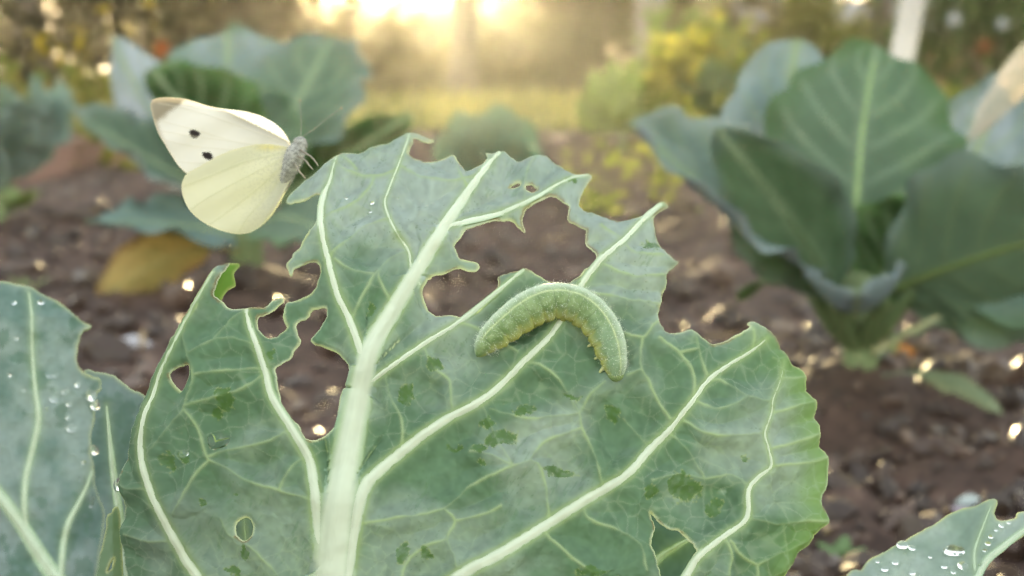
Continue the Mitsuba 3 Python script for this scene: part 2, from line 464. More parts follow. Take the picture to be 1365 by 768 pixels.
HOLE_A = [(388, 424), (398, 419), (405, 414), (411, 406), (423, 403), (433, 407), (433, 416), (425, 424), (420, 434), (410, 445), (420, 455), (440, 466), (458, 480), (465, 494), (462, 510), (456, 524),
    (452, 542), (450, 562), (440, 576), (423, 589), (406, 584), (396, 566), (391, 562), (376, 545), (371, 522), (366, 502), (364, 492), (372, 480), (383, 470), (389, 460), (396, 446), (391, 436)]
HOLE_B = [(565, 399), (563, 385), (572, 368), (585, 360), (602, 353), (619, 351), (634, 352), (637, 346), (633, 341), (619, 340), (609, 331), (606, 321), (612, 311), (623, 302), (640, 297), (660, 291),
    (680, 292), (694, 301), (694, 291), (700, 277), (717, 265), (734, 259), (755, 262), (765, 266), (761, 277), (760, 286), (772, 292), (783, 299), (783, 311), (792, 324), (796, 340), (792, 353),
    (780, 358), (772, 368), (755, 375), (738, 370), (721, 365), (707, 360), (700, 357), (687, 360), (664, 363), (665, 374), (663, 389), (650, 402), (633, 416), (616, 423), (602, 417), (585, 415), (572, 409)]
HOLE_C = [(222, 498), (235, 486), (247, 485), (249, 495), (240, 512), (231, 519), (225, 511)]
HOLE_D = [(309, 700), (315, 690), (325, 689), (333, 698), (333, 712), (328, 720), (320, 721), (311, 712)]
HOLE_E = [(873, 682), (886, 692), (900, 699), (908, 700), (919, 711), (930, 731), (925, 742), (914, 768), (905, 800), (880, 800), (884, 765), (878, 745), (870, 728), (871, 711), (875, 698)]
HOLE_F = [(680, 241), (685, 238), (692, 239), (694, 242), (688, 244.5), (682, 244)]
HOLE_G = [(700, 246), (706, 241), (714, 241), (718, 245), (714, 251), (706, 252.5), (700, 250)]
MAIN_VEINS = [  # x, y, width: the midrib first, then the side veins
    [(440, 900, 62), (440, 790, 60), (442, 768, 58), (447, 710, 54), (455, 650, 47), (466, 590, 40), (478, 530, 35), (489, 480, 31), (500, 453, 29), (520, 420, 26), (541, 385, 24), (568, 341, 21), (595, 297, 18), (619, 263, 14), (640, 233, 10), (655, 215, 7), (667, 202, 4)],
    [(492, 500, 14), (480, 465, 15), (465, 425, 13), (450, 392, 12), (437, 345, 11), (428, 301, 10), (430, 267, 9), (440, 238, 6), (448, 208, 3)],
    [(560, 380, 5), (548, 355, 5.5), (545, 335, 5.5), (531, 314, 5), (519, 291, 5), (513, 270, 4.5), (518, 253, 4.5), (531, 220, 4), (541, 193, 3), (546, 178, 2)],
    [(428, 740, 16), (423, 690, 19), (418, 643, 18), (411, 610, 16), (389, 572, 14), (362, 528, 13), (354, 497, 12), (342, 460, 11), (332, 433, 9), (328, 412, 7)],
    [(305, 830, 18), (262, 768, 17), (237, 728, 16), (210, 677, 14), (193, 633, 13), (187, 593, 11), (191, 559, 9), (203, 528, 8), (216, 490, 6), (240, 440, 5), (262, 400, 4), (284, 362, 3)],
    [(460, 790, 20), (468, 730, 22), (476, 680, 23), (487, 648, 22), (502, 631, 20), (535, 603, 18), (568, 577, 16), (602, 555, 15), (640, 535, 14), (668, 513, 13), (700, 480, 12), (728, 453, 11), (748, 426, 11), (775, 380, 11), (802, 345, 10), (833, 318, 9), (863, 287, 8), (882, 272, 6)],
    [(520, 835, 20), (612, 768, 20), (667, 738, 19), (731, 698, 18), (775, 670, 17), (809, 650, 16), (839, 630, 15), (866, 599, 14), (890, 576, 12), (908, 554, 11), (925, 532, 10), (944, 507, 9), (966, 490, 8), (1003, 467, 6), (1024, 450, 4)],
    [(895, 800, 14), (915, 768, 13), (932, 742, 12), (966, 714, 11), (995, 691, 10), (998, 654, 9), (1010, 637, 8), (1028, 621, 6), (1024, 596, 5), (1020, 577, 4.5), (1029, 549, 4), (1031, 532, 3.5), (1040, 508, 2.5), (1046, 480, 1)],
    [(590, 303, 9), (625, 294, 9), (660, 286, 8), (695, 272, 7), (725, 256, 6), (757, 239, 5), (784, 233, 3)],
    [(480, 520, 8), (514, 494, 9), (562, 460, 9), (612, 429, 8), (653, 397, 7), (687, 368, 6), (699, 359, 4)]]
NET = [[(1030, 621), (1081, 616), (1105, 610)], [(1017, 577), (985, 579), (952, 579), (930, 571), (912, 562)], [(1032, 549), (1060, 542), (1088, 533)], [(1028, 599), (1071, 586), (1094, 577)],
    [(998, 647), (985, 638), (969, 633), (939, 637), (905, 633), (870, 640)], [(995, 692), (1020, 694), (1040, 699), (1071, 694), (1105, 694)], [(1044, 698), (1047, 725), (1050, 752)],
    [(1010, 753), (990, 742), (974, 721)], [(1010, 753), (1044, 736), (1073, 723)], [(1012, 800), (1010, 753)], [(1027, 533), (996, 528), (964, 508), (950, 506)], [(927, 443), (933, 470), (942, 500)],
    [(1030, 477), (1040, 484), (1044, 504), (1075, 502)], [(1003, 467), (1005, 450), (1003, 437)], [(832, 443), (856, 450), (870, 433), (880, 426)], [(856, 450), (854, 487), (866, 510), (880, 540), (893, 557)], [(836, 500), (854, 492)],
    [(806, 352), (825, 362), (843, 367), (887, 367)], [(770, 392), (799, 392), (839, 399), (883, 406)], [(653, 545), (680, 552), (707, 557), (740, 554), (772, 552)], [(772, 552), (788, 525), (806, 508)],
    [(772, 552), (778, 576), (792, 606), (804, 647)], [(775, 571), (728, 588), (706, 611)], [(706, 613), (684, 620), (655, 633), (626, 650), (592, 677), (555, 686), (518, 692), (484, 698)], [(706, 613), (721, 626), (729, 660), (731, 695)],
    [(684, 620), (653, 606), (626, 601)], [(592, 677), (606, 694), (596, 718), (606, 742), (609, 765)], [(606, 694), (640, 687), (667, 674)], [(596, 718), (562, 731), (538, 758), (530, 800)], [(778, 671), (785, 691), (816, 704), (849, 721), (856, 731), (862, 760)],
    [(725, 706), (731, 714), (761, 742), (788, 762)], [(832, 559), (850, 580), (866, 596)], [(244, 545), (220, 576), (196, 606)], [(244, 545), (254, 515), (257, 499), (249, 467), (245, 440), (262, 405)],
    [(244, 545), (261, 566), (271, 596), (278, 613)], [(278, 613), (305, 626), (328, 640), (372, 654), (415, 666)], [(278, 613), (261, 633), (230, 684)], [(195, 652), (166, 650), (157, 633)], [(225, 722), (190, 720), (166, 713)],
    [(295, 691), (308, 714), (328, 725), (366, 762), (380, 800)], [(257, 500), (300, 494), (350, 491)], [(606, 208), (612, 228), (624, 250)], [(714, 207), (703, 225), (700, 262)], [(430, 267), (415, 280), (405, 300)], [(519, 291), (490, 300), (450, 330), (437, 345)],
    [(531, 225), (500, 235), (465, 228), (446, 215)], [(500, 235), (480, 265), (430, 290)], [(640, 233), (600, 240), (560, 235), (535, 222)], [(545, 335), (520, 345), (490, 380), (468, 430)], [(520, 345), (505, 365), (520, 400)], [(612, 429), (640, 440), (690, 470)],
    [(562, 460), (580, 490), (600, 510), (602, 553)], [(514, 494), (520, 530), (535, 560), (535, 600)], [(640, 535), (660, 580), (684, 620)], [(700, 480), (740, 500), (772, 552)], [(830, 318), (845, 335), (885, 340)], [(800, 300), (815, 310), (828, 318)],
    [(870, 410), (850, 399)], [(411, 610), (390, 620), (372, 654)], [(354, 497), (320, 520), (280, 530), (246, 540)], [(389, 572), (350, 590), (300, 600), (276, 608)], [(342, 460), (310, 450), (280, 455), (250, 470)], [(325, 412), (305, 430), (285, 452)],
    [(447, 345), (470, 360), (500, 365)], [(966, 714), (975, 740), (970, 775)], [(890, 576), (915, 600), (939, 637)], [(925, 532), (960, 545), (996, 528)], [(455, 205), (475, 225)], [(880, 450), (905, 470), (925, 500), (925, 530)], [(905, 470), (930, 465)]]
PATCHES = [(541, 525, 11, 14, .4), (699, 545, 14, 8, -.3), (668, 583, 21, 10, -.25), (638, 596, 13, 6, .1), (606, 596, 12, 4, 0), (650, 564, 10, 5, -.2), (744, 627, 22, 6, .2), (640, 614, 7, 4, 0), (536, 738, 9, 15, 0),
    (568, 736, 5, 11, -.3), (298, 530, 12, 17, .2), (288, 552, 6, 6, 0), (218, 613, 8, 12, -.3), (239, 606, 7, 8, -.4), (267, 667, 7, 7, -.4), (322, 738, 7, 9, 0), (305, 760, 9, 7, 0), (494, 410, 5, 12, -.2),
    (580, 484, 12, 8, .5), (870, 324, 15, 7, -.1), (918, 652, 18, 16, 0), (955, 672, 8, 11, .2), (763, 237, 6, 4, -.4), (819, 553, 8, 9, 0), (762, 530, 12, 3, .25), (905, 640, 10, 14, .4), (312, 658, 3, 3, 0),
    (790, 762, 20, 8, 0), (996, 608, 6, 4, .3), (360, 470, 4, 8, .2), (870, 655, 10, 8, .6), (560, 350, 4, 4, 0)]


def sample_lines(lines, step=1.0):
    pts = [spline(l, step) for l in lines]
    return np.vstack(pts)


WOB = np.random.default_rng(3)
NETW = []
for l in NET:
    l = np.array(l, float)
    s = spline(l, 1.0)
    s = s + 3.0 * np.stack([n2(s, 0.06, 61, 2) - 0.5, n2(s + 99, 0.06, 62, 2) - 0.5], 1)
    NETW.append(s)
net_tree = cKDTree(np.vstack(NETW))
maj = np.vstack([spline(v, 1.0) for v in MAIN_VEINS])
maj_tree = cKDTree(maj[:, :2])
# the finest mesh of veinlets: edges of a scatter's cells
cells = np.random.default_rng(12).uniform([100, 160], [1130, 900], (1500, 2))
cell_tree = cKDTree(cells)


def vein_fields(xy):
    dn, _ = net_tree.query(xy)
    dm, im = maj_tree.query(xy)
    dd, _ = cell_tree.query(xy + 6 * np.stack([n2(xy, 0.05, 3) - 0.5, n2(xy + 77, 0.05, 4) - 0.5], 1), k=2)
    return dn, dm - maj[im, 2] / 2, dd[:, 1] - dd[:, 0]


def patch_field(xy):
    out = np.full(len(xy), -1.0)
    warp = xy + 13 * np.stack([n2(xy, 0.11, 71) - 0.5, n2(xy + 31, 0.11, 72) - 0.5], 1) + 5 * np.stack([n2(xy, 0.3, 73) - 0.5, n2(xy + 31, 0.3, 74) - 0.5], 1)
    for cx, cy, rx, ry, a in PATCHES:
        dx, dy = warp[:, 0] - cx, warp[:, 1] - cy
        u, v = dx * math.cos(a) + dy * math.sin(a), -dx * math.sin(a) + dy * math.cos(a)
        out = np.maximum(out, 1 - np.sqrt((u / rx) ** 2 + (v / ry) ** 2))
    return out + 0.5 * (n2(xy, 0.22, 75) - 0.5)


def main_disp(xy, dedge):
    dn, dm, dc = vein_fields(xy)
    h = -0.0013 * sstep(0, 28, np.minimum(dn, dm)) + 0.00016 * np.exp(-(dn / 2.4) ** 2) * sstep(0, 5, dm)
    h = h + 0.00005 * np.exp(-(dc / 2.2) ** 2)
    h = h - 0.00009 * sstep(0.0, 0.15, patch_field(xy))
    h = h + 0.00030 * (n2(xy, 1 / 16.0, 44, 2) - 0.5) + 0.00016 * (n2(xy, 1 / 5.0, 45, 2) - 0.5) * sstep(0, 8, dm)
    return h - 0.0003 * sstep(7, 0, dedge)


def main_colour(xy, dedge):
    dn, dm, dc = vein_fields(xy)
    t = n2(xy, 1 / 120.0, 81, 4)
    col = lerp([0.160, 0.258, 0.168], [0.372, 0.445, 0.415], np.clip(sstep(0.28, 0.72, t) + 0.55 * sstep(430, 230, xy[:, 1]) - 0.08 - 0.38 * sstep(500, 720, xy[:, 1]), 0, 1))  # paler towards the top lobe: sky brightness put into the colour
    f = n2(xy, 1 / 9.0, 82, 3)
    col = col * (1 + 0.34 * (f - 0.5))[:, None]
    speck = n2(xy, 1 / 3.0, 83, 2)
    col = lerp(col, [0.15, 0.24, 0.14], 0.5 * sstep(0.74, 0.86, speck) * sstep(0.4, 0.65, n2(xy, 0.02, 93)))
    # wax rubbed off in short strokes
    sk = n2(np.stack([xy[:, 0] * 0.5 + xy[:, 1] * 0.3, xy[:, 1] * 0.12 - xy[:, 0] * 0.08], 1), 0.5, 84, 3)
    col = lerp(col, [0.14, 0.25, 0.13], 0.3 * sstep(0.64, 0.74, sk) * sstep(0.45, 0.6, n2(xy, 0.015, 95)))
    # greener towards the outer right margin: backlit glow put into the colour
    col = lerp(col, [0.22, 0.36, 0.10], 0.75 * sstep(960, 1090, xy[:, 0] + 14 * (n2(xy, 0.03, 87) - 0.5)) * sstep(60, 3, dedge))
    col = lerp(col, [0.40, 0.49, 0.37], 0.35 * np.exp(-(dc / 1.6) ** 2) * sstep(0.35, 0.6, n2(xy, 0.012, 88)))
    fade = 0.35 + 0.65 * sstep(0.35, 0.62, n2(xy, 0.02, 92))
    col = lerp(col, [0.40, 0.50, 0.31], 0.9 * fade * np.exp(-(dn / (1.1 + 1.2 * fade)) ** 2))
    col = lerp(col, [0.36, 0.46, 0.24], 0.6 * np.exp(-np.maximum(dm, 0) / 3.0))
    pf = patch_field(xy)
    col = lerp(col, [0.12, 0.215, 0.065], 0.85 * sstep(0.0, 0.08, pf) * (0.55 + 0.45 * sstep(0.25, 0.6, n2(xy, 0.2, 91))))
    col = lerp(col, [0.40, 0.46, 0.2], 0.5 * np.exp(-(pf / 0.05) ** 2))
    rn = n2(xy, 0.035, 94)
    col = lerp(col, lerp([0.48, 0.56, 0.44], [0.54, 0.58, 0.34], sstep(0.4, 0.65, rn)), 0.8 * sstep(1.2 + 2.6 * rn, 0.5, dedge))
    return lerp(col, [0.24, 0.18, 0.08], 0.8 * sstep(2.6, 0.6, dedge) * sstep(0.57, 0.66, n2(xy, 0.05, 89)))


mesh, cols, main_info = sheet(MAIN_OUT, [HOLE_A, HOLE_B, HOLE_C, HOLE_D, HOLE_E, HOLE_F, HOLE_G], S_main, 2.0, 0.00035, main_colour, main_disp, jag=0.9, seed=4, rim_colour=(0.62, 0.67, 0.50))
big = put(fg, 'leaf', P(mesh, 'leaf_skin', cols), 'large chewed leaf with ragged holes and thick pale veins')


def main_low(xy):
    """What the veins lie on."""
    dn, dm, _ = vein_fields(xy)
    return 0.00001 + 0.00030 * (n2(xy, 1 / 16.0, 44, 2) - 0.5) - 0.0013 * sstep(0, 28, np.minimum(dn, dm))


for k, v in enumerate(MAIN_VEINS):
    v = [(a, b, w * (0.92 if k == 0 else 0.8)) for a, b, w in v]
    m, c = ridge(v, S_main, 0.20 if k else 0.26, [0.54, 0.60, 0.46], lambda q: main_colour(q, np.full(len(q), 60.0)), scale=PXM, disp=main_low, sections=19 if k == 0 else 13)
    put(big, 'midrib' if k == 0 else 'side_vein', P(m, 'vein_skin', c))

# the curled-back flaps of the chewed margin, one at the torn upper left corner, one low on the left
def S_flap(xy):
    xy = np.asarray(xy, float)
    return at(xy[:, 0], xy[:, 1], main_depth(np.full(len(xy), 290.0), xy[:, 1]) + 0.0015 + (xy[:, 0] - 284) * PXM * 0.9)


m, c, _ = sheet([(284, 398), (283, 380), (292, 362), (303, 352), (312, 351), (320, 353), (312, 364), (314, 380), (303, 386), (295, 400), (289, 404)], [], S_flap, 2.0, 0.0003,
                lambda xy, e: lerp([0.17, 0.30, 0.06], [0.32, 0.4, 0.14], sstep(4, 0, e)), None, jag=0.8, seed=9)
put(big, 'curled_flap', P(m, 'leaf_skin', c), 'bright green flap curled back at the chewed upper left corner')


def S_fold(xy):
    xy = np.asarray(xy, float)
    return at(xy[:, 0], xy[:, 1], main_depth(np.full(len(xy), 150.0), xy[:, 1]) + 0.004 + np.abs(xy[:, 0] - 150) * PXM * 0.9)


m, c, _ = sheet([(160, 690), (146, 686), (142, 690), (140, 710), (134, 735), (124, 755), (116, 775), (105, 830), (160, 860)], [[(143, 756), (150, 744), (153, 746), (148, 759), (143, 763)]], S_fold, 2.0, 0.0003,
                lambda xy, e: lerp(lerp([0.17, 0.28, 0.14], [0.27, 0.37, 0.26], n2(xy, 0.05, 3)), [0.48, 0.52, 0.3], sstep(3, 0.5, e)), None, jag=0.7, seed=19)
put(big, 'curled_flap', P(m, 'leaf_skin', c), 'low flap of the leaf folded away at the left')


# simple pixel-outlined leaves of the same plant
def side_leaf(outline, holes, depth, veins, c0, c1, label, seed, res=2.5, bump=0.0012, rim=(0.5, 0.55, 0.36), dark=0.35, hr=0.3, unit=PXM, net=None):
    def S(xy):
        xy = np.asarray(xy, float)
        return at(xy[:, 0], xy[:, 1], depth(xy[:, 0], xy[:, 1]) + bump * (n2(xy, 1 / 60.0, seed, 2) - 0.5) + bump * 0.6 * (n2(xy, 1 / 22.0, seed + 1, 2) - 0.5))
    vv = np.vstack([spline(v, 1.0) for v in veins])
    tr = cKDTree(vv[:, :2])
    nt = cKDTree(np.vstack([spline(v, 1.0) for v in net])) if net else None

    def col(xy, e):
        dm, im = tr.query(xy)
        dm = dm - vv[im, 2] / 2
        a = lerp(c0, c1, sstep(0.3, 0.7, n2(xy, 1 / 50.0, seed + 3, 4))) * (1 + 0.2 * (n2(xy, 1 / 6.0, seed + 4, 3) - 0.5))[:, None]
        a = lerp(a, np.asarray(c0) * [0.55, 0.7, 0.5], dark * sstep(0.58, 0.68, n2(xy, 1 / 28.0, seed + 5, 4)))
        if nt is not None:
            a = lerp(a, [0.42, 0.5, 0.36], 0.7 * np.exp(-(nt.query(xy)[0] / 2.2) ** 2))
        a = lerp(a, [0.36, 0.46, 0.28], 0.5 * np.exp(-np.maximum(dm, 0) / 4))
        return lerp(a, rim, 0.7 * sstep(4, 0.5, e))
    m, c, _ = sheet(outline, holes, S, res, 0.00035, col, lambda xy, e: -0.0004 * sstep(0, 25, tr.query(xy)[0]), jag=0.8, seed=seed, rim_colour=rim)
    lk = put(fg, 'leaf', P(m, 'leaf_skin', c), label)
    for k, v in enumerate(veins):
        m, c = ridge(v, S, hr, [0.42, 0.50, 0.37], [0.28, 0.38, 0.25], scale=unit, sections=13)
        put(lk, 'midrib' if k == 0 else 'side_vein', P(m, 'vein_skin', c))
    return S


left_depth = lambda x, y: 0.158 + (560 - y) * 0.00003 + 0.0000006 * (x - 40) ** 2 + np.maximum(0, 420 - y) * 0.00006
S_left = side_leaf([(-60, 380), (-20, 372), (0, 373), (20, 376), (37, 381), (61, 391), (88, 406), (112, 426), (125, 435), (113, 441), (105, 460), (105, 480), (113, 496), (128, 503), (138, 506), (137, 516), (131, 527), (129, 555),
    (124, 590), (125, 620), (127, 643), (135, 662), (143, 684), (139, 725), (132, 770), (120, 830), (60, 860), (-30, 860), (-80, 800), (-100, 600)], [], left_depth,
    [[(150, 850, 18.7), (110, 808, 18.0), (68, 762, 17.3), (27, 698, 14.4), (-5, 655, 13.0), (-50, 600, 10.1)], [(44, 732, 6.5), (33, 690, 6.5), (34, 640, 6.5), (43, 600, 6.5), (51, 559, 6.5), (47, 520, 5.8), (43, 470, 5.0), (42, 420, 4.3), (38, 388, 2.9)],
     [(80, 778, 6.5), (84, 730, 6.5), (91, 698, 6.5), (104, 672, 5.8), (115, 650, 5.0), (124, 625, 2.9)]],
    [0.17, 0.26, 0.235], [0.30, 0.38, 0.37], 'blue-green leaf at the left edge, wet with drops', 201, dark=0.5)
mid_depth = lambda x, y: 0.226 + (560 - y) * 0.00004 + (190 - x) * 0.00002
side_leaf([(110, 500), (128, 496), (146, 500), (158, 508), (172, 518), (192, 528), (215, 560), (225, 640), (230, 760), (170, 840), (120, 820), (110, 700), (105, 600)], [], mid_depth,
    [[(180, 830, 14), (165, 730, 10), (150, 620, 7), (142, 540, 4)]], [0.16, 0.25, 0.22], [0.25, 0.33, 0.32], 'shaded grey-green leaf between the two nearest leaves', 221)
right_depth = lambda x, y: 0.182 + (735 - y) * 0.00012 + (1365 - x) * 0.00001
S_right = side_leaf([(1135, 760), (1149, 757), (1162, 742), (1193, 725), (1237, 701), (1271, 681), (1304, 670), (1327, 665), (1325, 684), (1332, 691), (1352, 689), (1360, 681), (1380, 676), (1420, 668), (1400, 690), (1365, 711), (1338, 731), (1315, 752),
    (1302, 775), (1270, 830), (1180, 840), (1120, 800)], [], right_depth, [[(1290, 800, 7), (1312, 752, 8), (1338, 728, 7), (1366, 706, 6), (1400, 682, 4)], [(1300, 762, 4), (1299, 735, 4), (1309, 705, 3), (1322, 672, 2)]],
    [0.27, 0.36, 0.30], [0.38, 0.46, 0.42], 'pale notched leaf at the bottom right, beaded with water', 241, dark=0.15, rim=(0.45, 0.5, 0.3))
low_depth = lambda x, y: 0.214 + (740 - y) * 0.00008
side_leaf([(780, 790), (820, 720), (850, 690), (890, 680), (930, 690), (960, 730), (985, 800), (960, 880), (820, 880)], [], low_depth, [[(840, 860, 12), (868, 760, 9), (900, 730, 7), (935, 712, 4)]], [0.13, 0.21, 0.19], [0.18, 0.27, 0.25],
    'darker leaf seen through the lowest hole', 261)
back_depth = lambda x, y: 0.225 + (740 - y) * 0.00006
side_leaf([(270, 740), (290, 690), (320, 668), (350, 670), (370, 700), (375, 760), (360, 850), (300, 850)], [], back_depth, [[(330, 840, 6), (328, 740, 4), (325, 690, 2)]], [0.2, 0.28, 0.27], [0.28, 0.35, 0.36], 'small grey leaf seen through the round hole', 271)
# its stem and leaf stalks, below the picture
stem_top = at(430, 1000, 0.20)
stem_foot = np.array([stem_top[0] + 0.005, stem_top[1] + 0.01, -0.03])
m = tube(spline(np.array([stem_foot, (stem_foot + stem_top) / 2 + [0.002, 0, 0], stem_top]), 0.004), np.linspace(0.009, 0.007, len(spline(np.array([stem_foot, (stem_foot + stem_top) / 2, stem_top]), 0.004))), 14)
put(fg, 'stem', P(m, 'vein_skin', flat_colour(m, [0.35, 0.42, 0.25], 0.3)))
for a, r in (((440, 885, float(main_depth(440.0, 885.0))), .0031), ((140, 842, 0.155), .0016), ((175, 825, 0.18), .001), ((1289, 798, 0.176), .001), ((842, 858, 0.206), .001), ((330, 838, 0.221), .001)):
    p0 = at(*a)
    pts = spline(np.array([p0, (p0 * 0.55 + stem_top * 0.45) - [0, 0, 0.008], stem_top]), 0.004)
    m = tube(pts, np.linspace(r, max(r * 1.2, .002), len(pts)), 10)
    put(fg, 'leaf_stalk', P(m, 'vein_skin', flat_colour(m, [0.5, 0.56, 0.38], 0.2)))

# ---------------------------------------------------------------- caterpillar
cat = thing('caterpillar', 'plump velvety green caterpillar curled in an arch on the chewed leaf', 'caterpillar')
BODY = np.array([(637, 474, 4), (640, 469, 9), (646, 460, 14.5), (658, 447, 19), (678, 430, 22), (700, 414, 23.5), (723, 403, 23.5), (747, 399.5, 22.5), (770, 405, 23), (789, 418, 23), (804, 437, 22.5), (813, 457, 21.5), (818, 476, 18.5), (820, 488, 16), (820.5, 496, 13), (820.5, 500, 10.5)], float)
bp = spline(BODY, 0.8)
bd = main_depth(bp[:, 0], bp[:, 1]) - bp[:, 2] * PXM * 0.72 + 0.0002
ctr = at(bp[:, 0], bp[:, 1], bd)
rad = bp[:, 2] * PXM * (bd / 0.2)
arc = np.concatenate([[0], np.cumsum(np.linalg.norm(np.diff(ctr, axis=0), axis=1))])
arc /= arc[-1]
tn = nz(np.gradient(ctr, axis=0))
toCam = nz(CAM - ctr)
toCam = nz(toCam - tn * (toCam * tn).sum(1, keepdims=True))
outw = np.cross(toCam, tn)
if (outw[len(outw) // 2] @ UPV) < 0:
    outw = -outw
SID = 140
th = np.arange(SID) * 2 * np.pi / SID
ring = np.cos(th)[None, :, None] * outw[:, None] + np.sin(th)[None, :, None] * toCam[:, None]
A, TH = np.meshgrid(arc, th, indexing='ij')
seg = A * 13
segw = np.abs((seg % 1) - 0.5) * 2            # 1 at the joint between segments
belly = np.exp(-((TH - 2.85) / 0.42) ** 2)
q = np.stack([np.cos(TH) * 6, np.sin(TH) * 6, A * 60], -1)
gran = meshkit.fbm(q * 2.6, 2, 4) - 0.5
fold = meshkit.fbm(np.stack([TH * 1.3, A * 34, A * 0], -1), 3, 8) - 0.5
radf = 1 - 0.035 * segw ** 6 - 0.016 * (0.5 + 0.5 * np.cos(seg * 2 * np.pi * 6)) + 0.022 * gran + 0.022 * fold
skirt = belly * (0.10 + 0.10 * np.abs(np.sin(seg * np.pi * 1.0)) + 0.12 * (meshkit.fbm(np.stack([TH * 2, A * 70, A * 0], -1), 3, 15) - 0.5))
radf = radf * (1 + skirt * sstep(0.02, 0.12, A) * sstep(1.0, 0.9, A)) * (1 - 0.06 * np.exp(-((TH - 2.35) / 0.25) ** 2))
V = ctr[:, None] + ring * (rad[:, None] * radf)[..., None]
green = lerp([0.145, 0.235, 0.075], [0.23, 0.33, 0.135], sstep(0.3, 0.7, meshkit.fbm(q * 0.5, 3, 31)))
col = green * (1 + 0.32 * gran - 0.16 * (0.5 + 0.5 * np.cos(seg * 2 * np.pi * 6)) - 0.15 * segw ** 8)[..., None]
col = lerp(col, [0.19, 0.30, 0.19], 0.6 * sstep(0.62, 0.85, A) * np.exp(-((TH - 1.7) / 0.9) ** 2))
dots = meshkit.noise(np.stack([np.cos(TH) * 14, np.sin(TH) * 14, A * 170], -1), 77)
col = lerp(col, [0.52, 0.60, 0.42], 0.55 * sstep(0.70, 0.85, dots) * (1 - belly))
col = lerp(col, [0.50, 0.56, 0.28], 0.75 * np.exp(-((TH - 1.02 - 0.05 * np.sin(A * 9)) / 0.055) ** 2) * sstep(0.03, 0.1, A))
col = lerp(col, [0.52, 0.60, 0.50], 0.55 * np.exp(-((TH - 0.35) / 0.5) ** 2))  # whitish frost on the outer side, raised to paint its rim highlight
col = lerp(col, [0.36, 0.345, 0.08], 0.8 * belly)
col = lerp(col, [0.42, 0.44, 0.12], 0.5 * np.exp(-((TH - 2.3) / 0.2) ** 2) * sstep(0.5, 0.8, segw))
drk = meshkit.noise(np.stack([np.cos(TH) * 9, np.sin(TH) * 9, A * 90], -1), 99)
col = lerp(col, [0.06, 0.08, 0.05], 0.8 * sstep(0.9, 0.93, drk) * np.exp(-((TH - 2.2) / 0.35) ** 2))
n0 = len(ctr)
i, j = np.meshgrid(np.arange(n0 - 1), np.arange(SID), indexing='ij')
qd = np.stack([i * SID + j, i * SID + (j + 1) % SID, (i + 1) * SID + (j + 1) % SID, (i + 1) * SID + j], -1).reshape(-1, 4)
fc = np.vstack([qd[:, [0, 1, 2]], qd[:, [0, 2, 3]]])
Vb = V.reshape(-1, 3)
kk = np.arange(SID)
Vb = np.vstack([Vb, ctr[:1] - tn[:1] * rad[0] * 0.6, ctr[-1:] + tn[-1:] * rad[-1] * 0.5])
fc = np.vstack([fc, np.stack([(kk + 1) % SID, kk, kk * 0 + n0 * SID], 1), np.stack([(n0 - 1) * SID + kk, (n0 - 1) * SID + (kk + 1) % SID, kk * 0 + n0 * SID + 1], 1)])
if trimesh.Trimesh(Vb, fc, process=False).volume < 0:
    fc = fc[:, ::-1]
cb = np.vstack([col.reshape(-1, 3), [[0.3, 0.36, 0.1], [0.2, 0.25, 0.12]]])
put(cat, 'body', P((Vb, fc), 'worm_skin', np.clip(cb, 0.01, 0.9)))
# head
sp = trimesh.creation.icosphere(subdivisions=4)
hv = np.array(sp.vertices)
hc = ctr[-1] - tn[-1] * rad[-1] * 0.05
hr = rad[-1] * 1.08
hv2 = hc + hr * (hv[:, :1] * outw[-1] * 1.0 + hv[:, 1:2] * toCam[-1] * 0.95 + hv[:, 2:] * tn[-1] * 0.85) * (1 - 0.06 * np.exp(-(hv[:, :1] / 0.08) ** 2) + 0.05 * (meshkit.fbm(hv * 9, 2, 2)[:, None] - 0.5))
hcol = lerp([0.15, 0.235, 0.08], [0.27, 0.34, 0.15], sstep(0.4, 0.7, meshkit.noise(hv * 14, 5)))
put(cat, 'head', P((hv2, np.array(sp.faces)), 'worm_skin', hcol))
# legs along the inner side
def at_body(x, y, lift=0.3):
    d = main_depth(np.float64(x), np.float64(y))
    return at(x, y, d - lift * 12 * PXM)
for (x0, y0), (x1, y1) in (((803, 458), (783, 462)), ((808, 474), (792, 479)), ((810, 488), (799, 497))):
    a, b = at_body(x0, y0, 0.7), at_body(x1, y1, 0.12)
    pts = spline(np.array([a, (a + b) / 2 + UPV * 0.0002, b]), 0.0002)
    m = tube(pts, np.linspace(0.00055, 0.00014, len(pts)), 10)
    put(cat, 'true_leg', P(m, 'worm_skin', flat_colour(m, [0.45, 0.47, 0.22], 0.3, 2, 3000)))
for (x0, y0), (x1, y1) in (((706, 424), (711, 437)), ((728, 416), (730, 428)), ((752, 414), (750, 427)), ((772, 422), (766, 433))):
    a, b = at_body(x0, y0, 0.9), at_body(x1, y1, 0.05)
    pts = spline(np.array([a, (a + b) / 2, b]), 0.0002)
    m = tube(pts, np.linspace(0.0008, 0.0005, len(pts)), 12)
    put(cat, 'proleg', P(m, 'worm_skin', flat_colour(m, [0.27, 0.29, 0.08], 0.3, 2, 3000)))
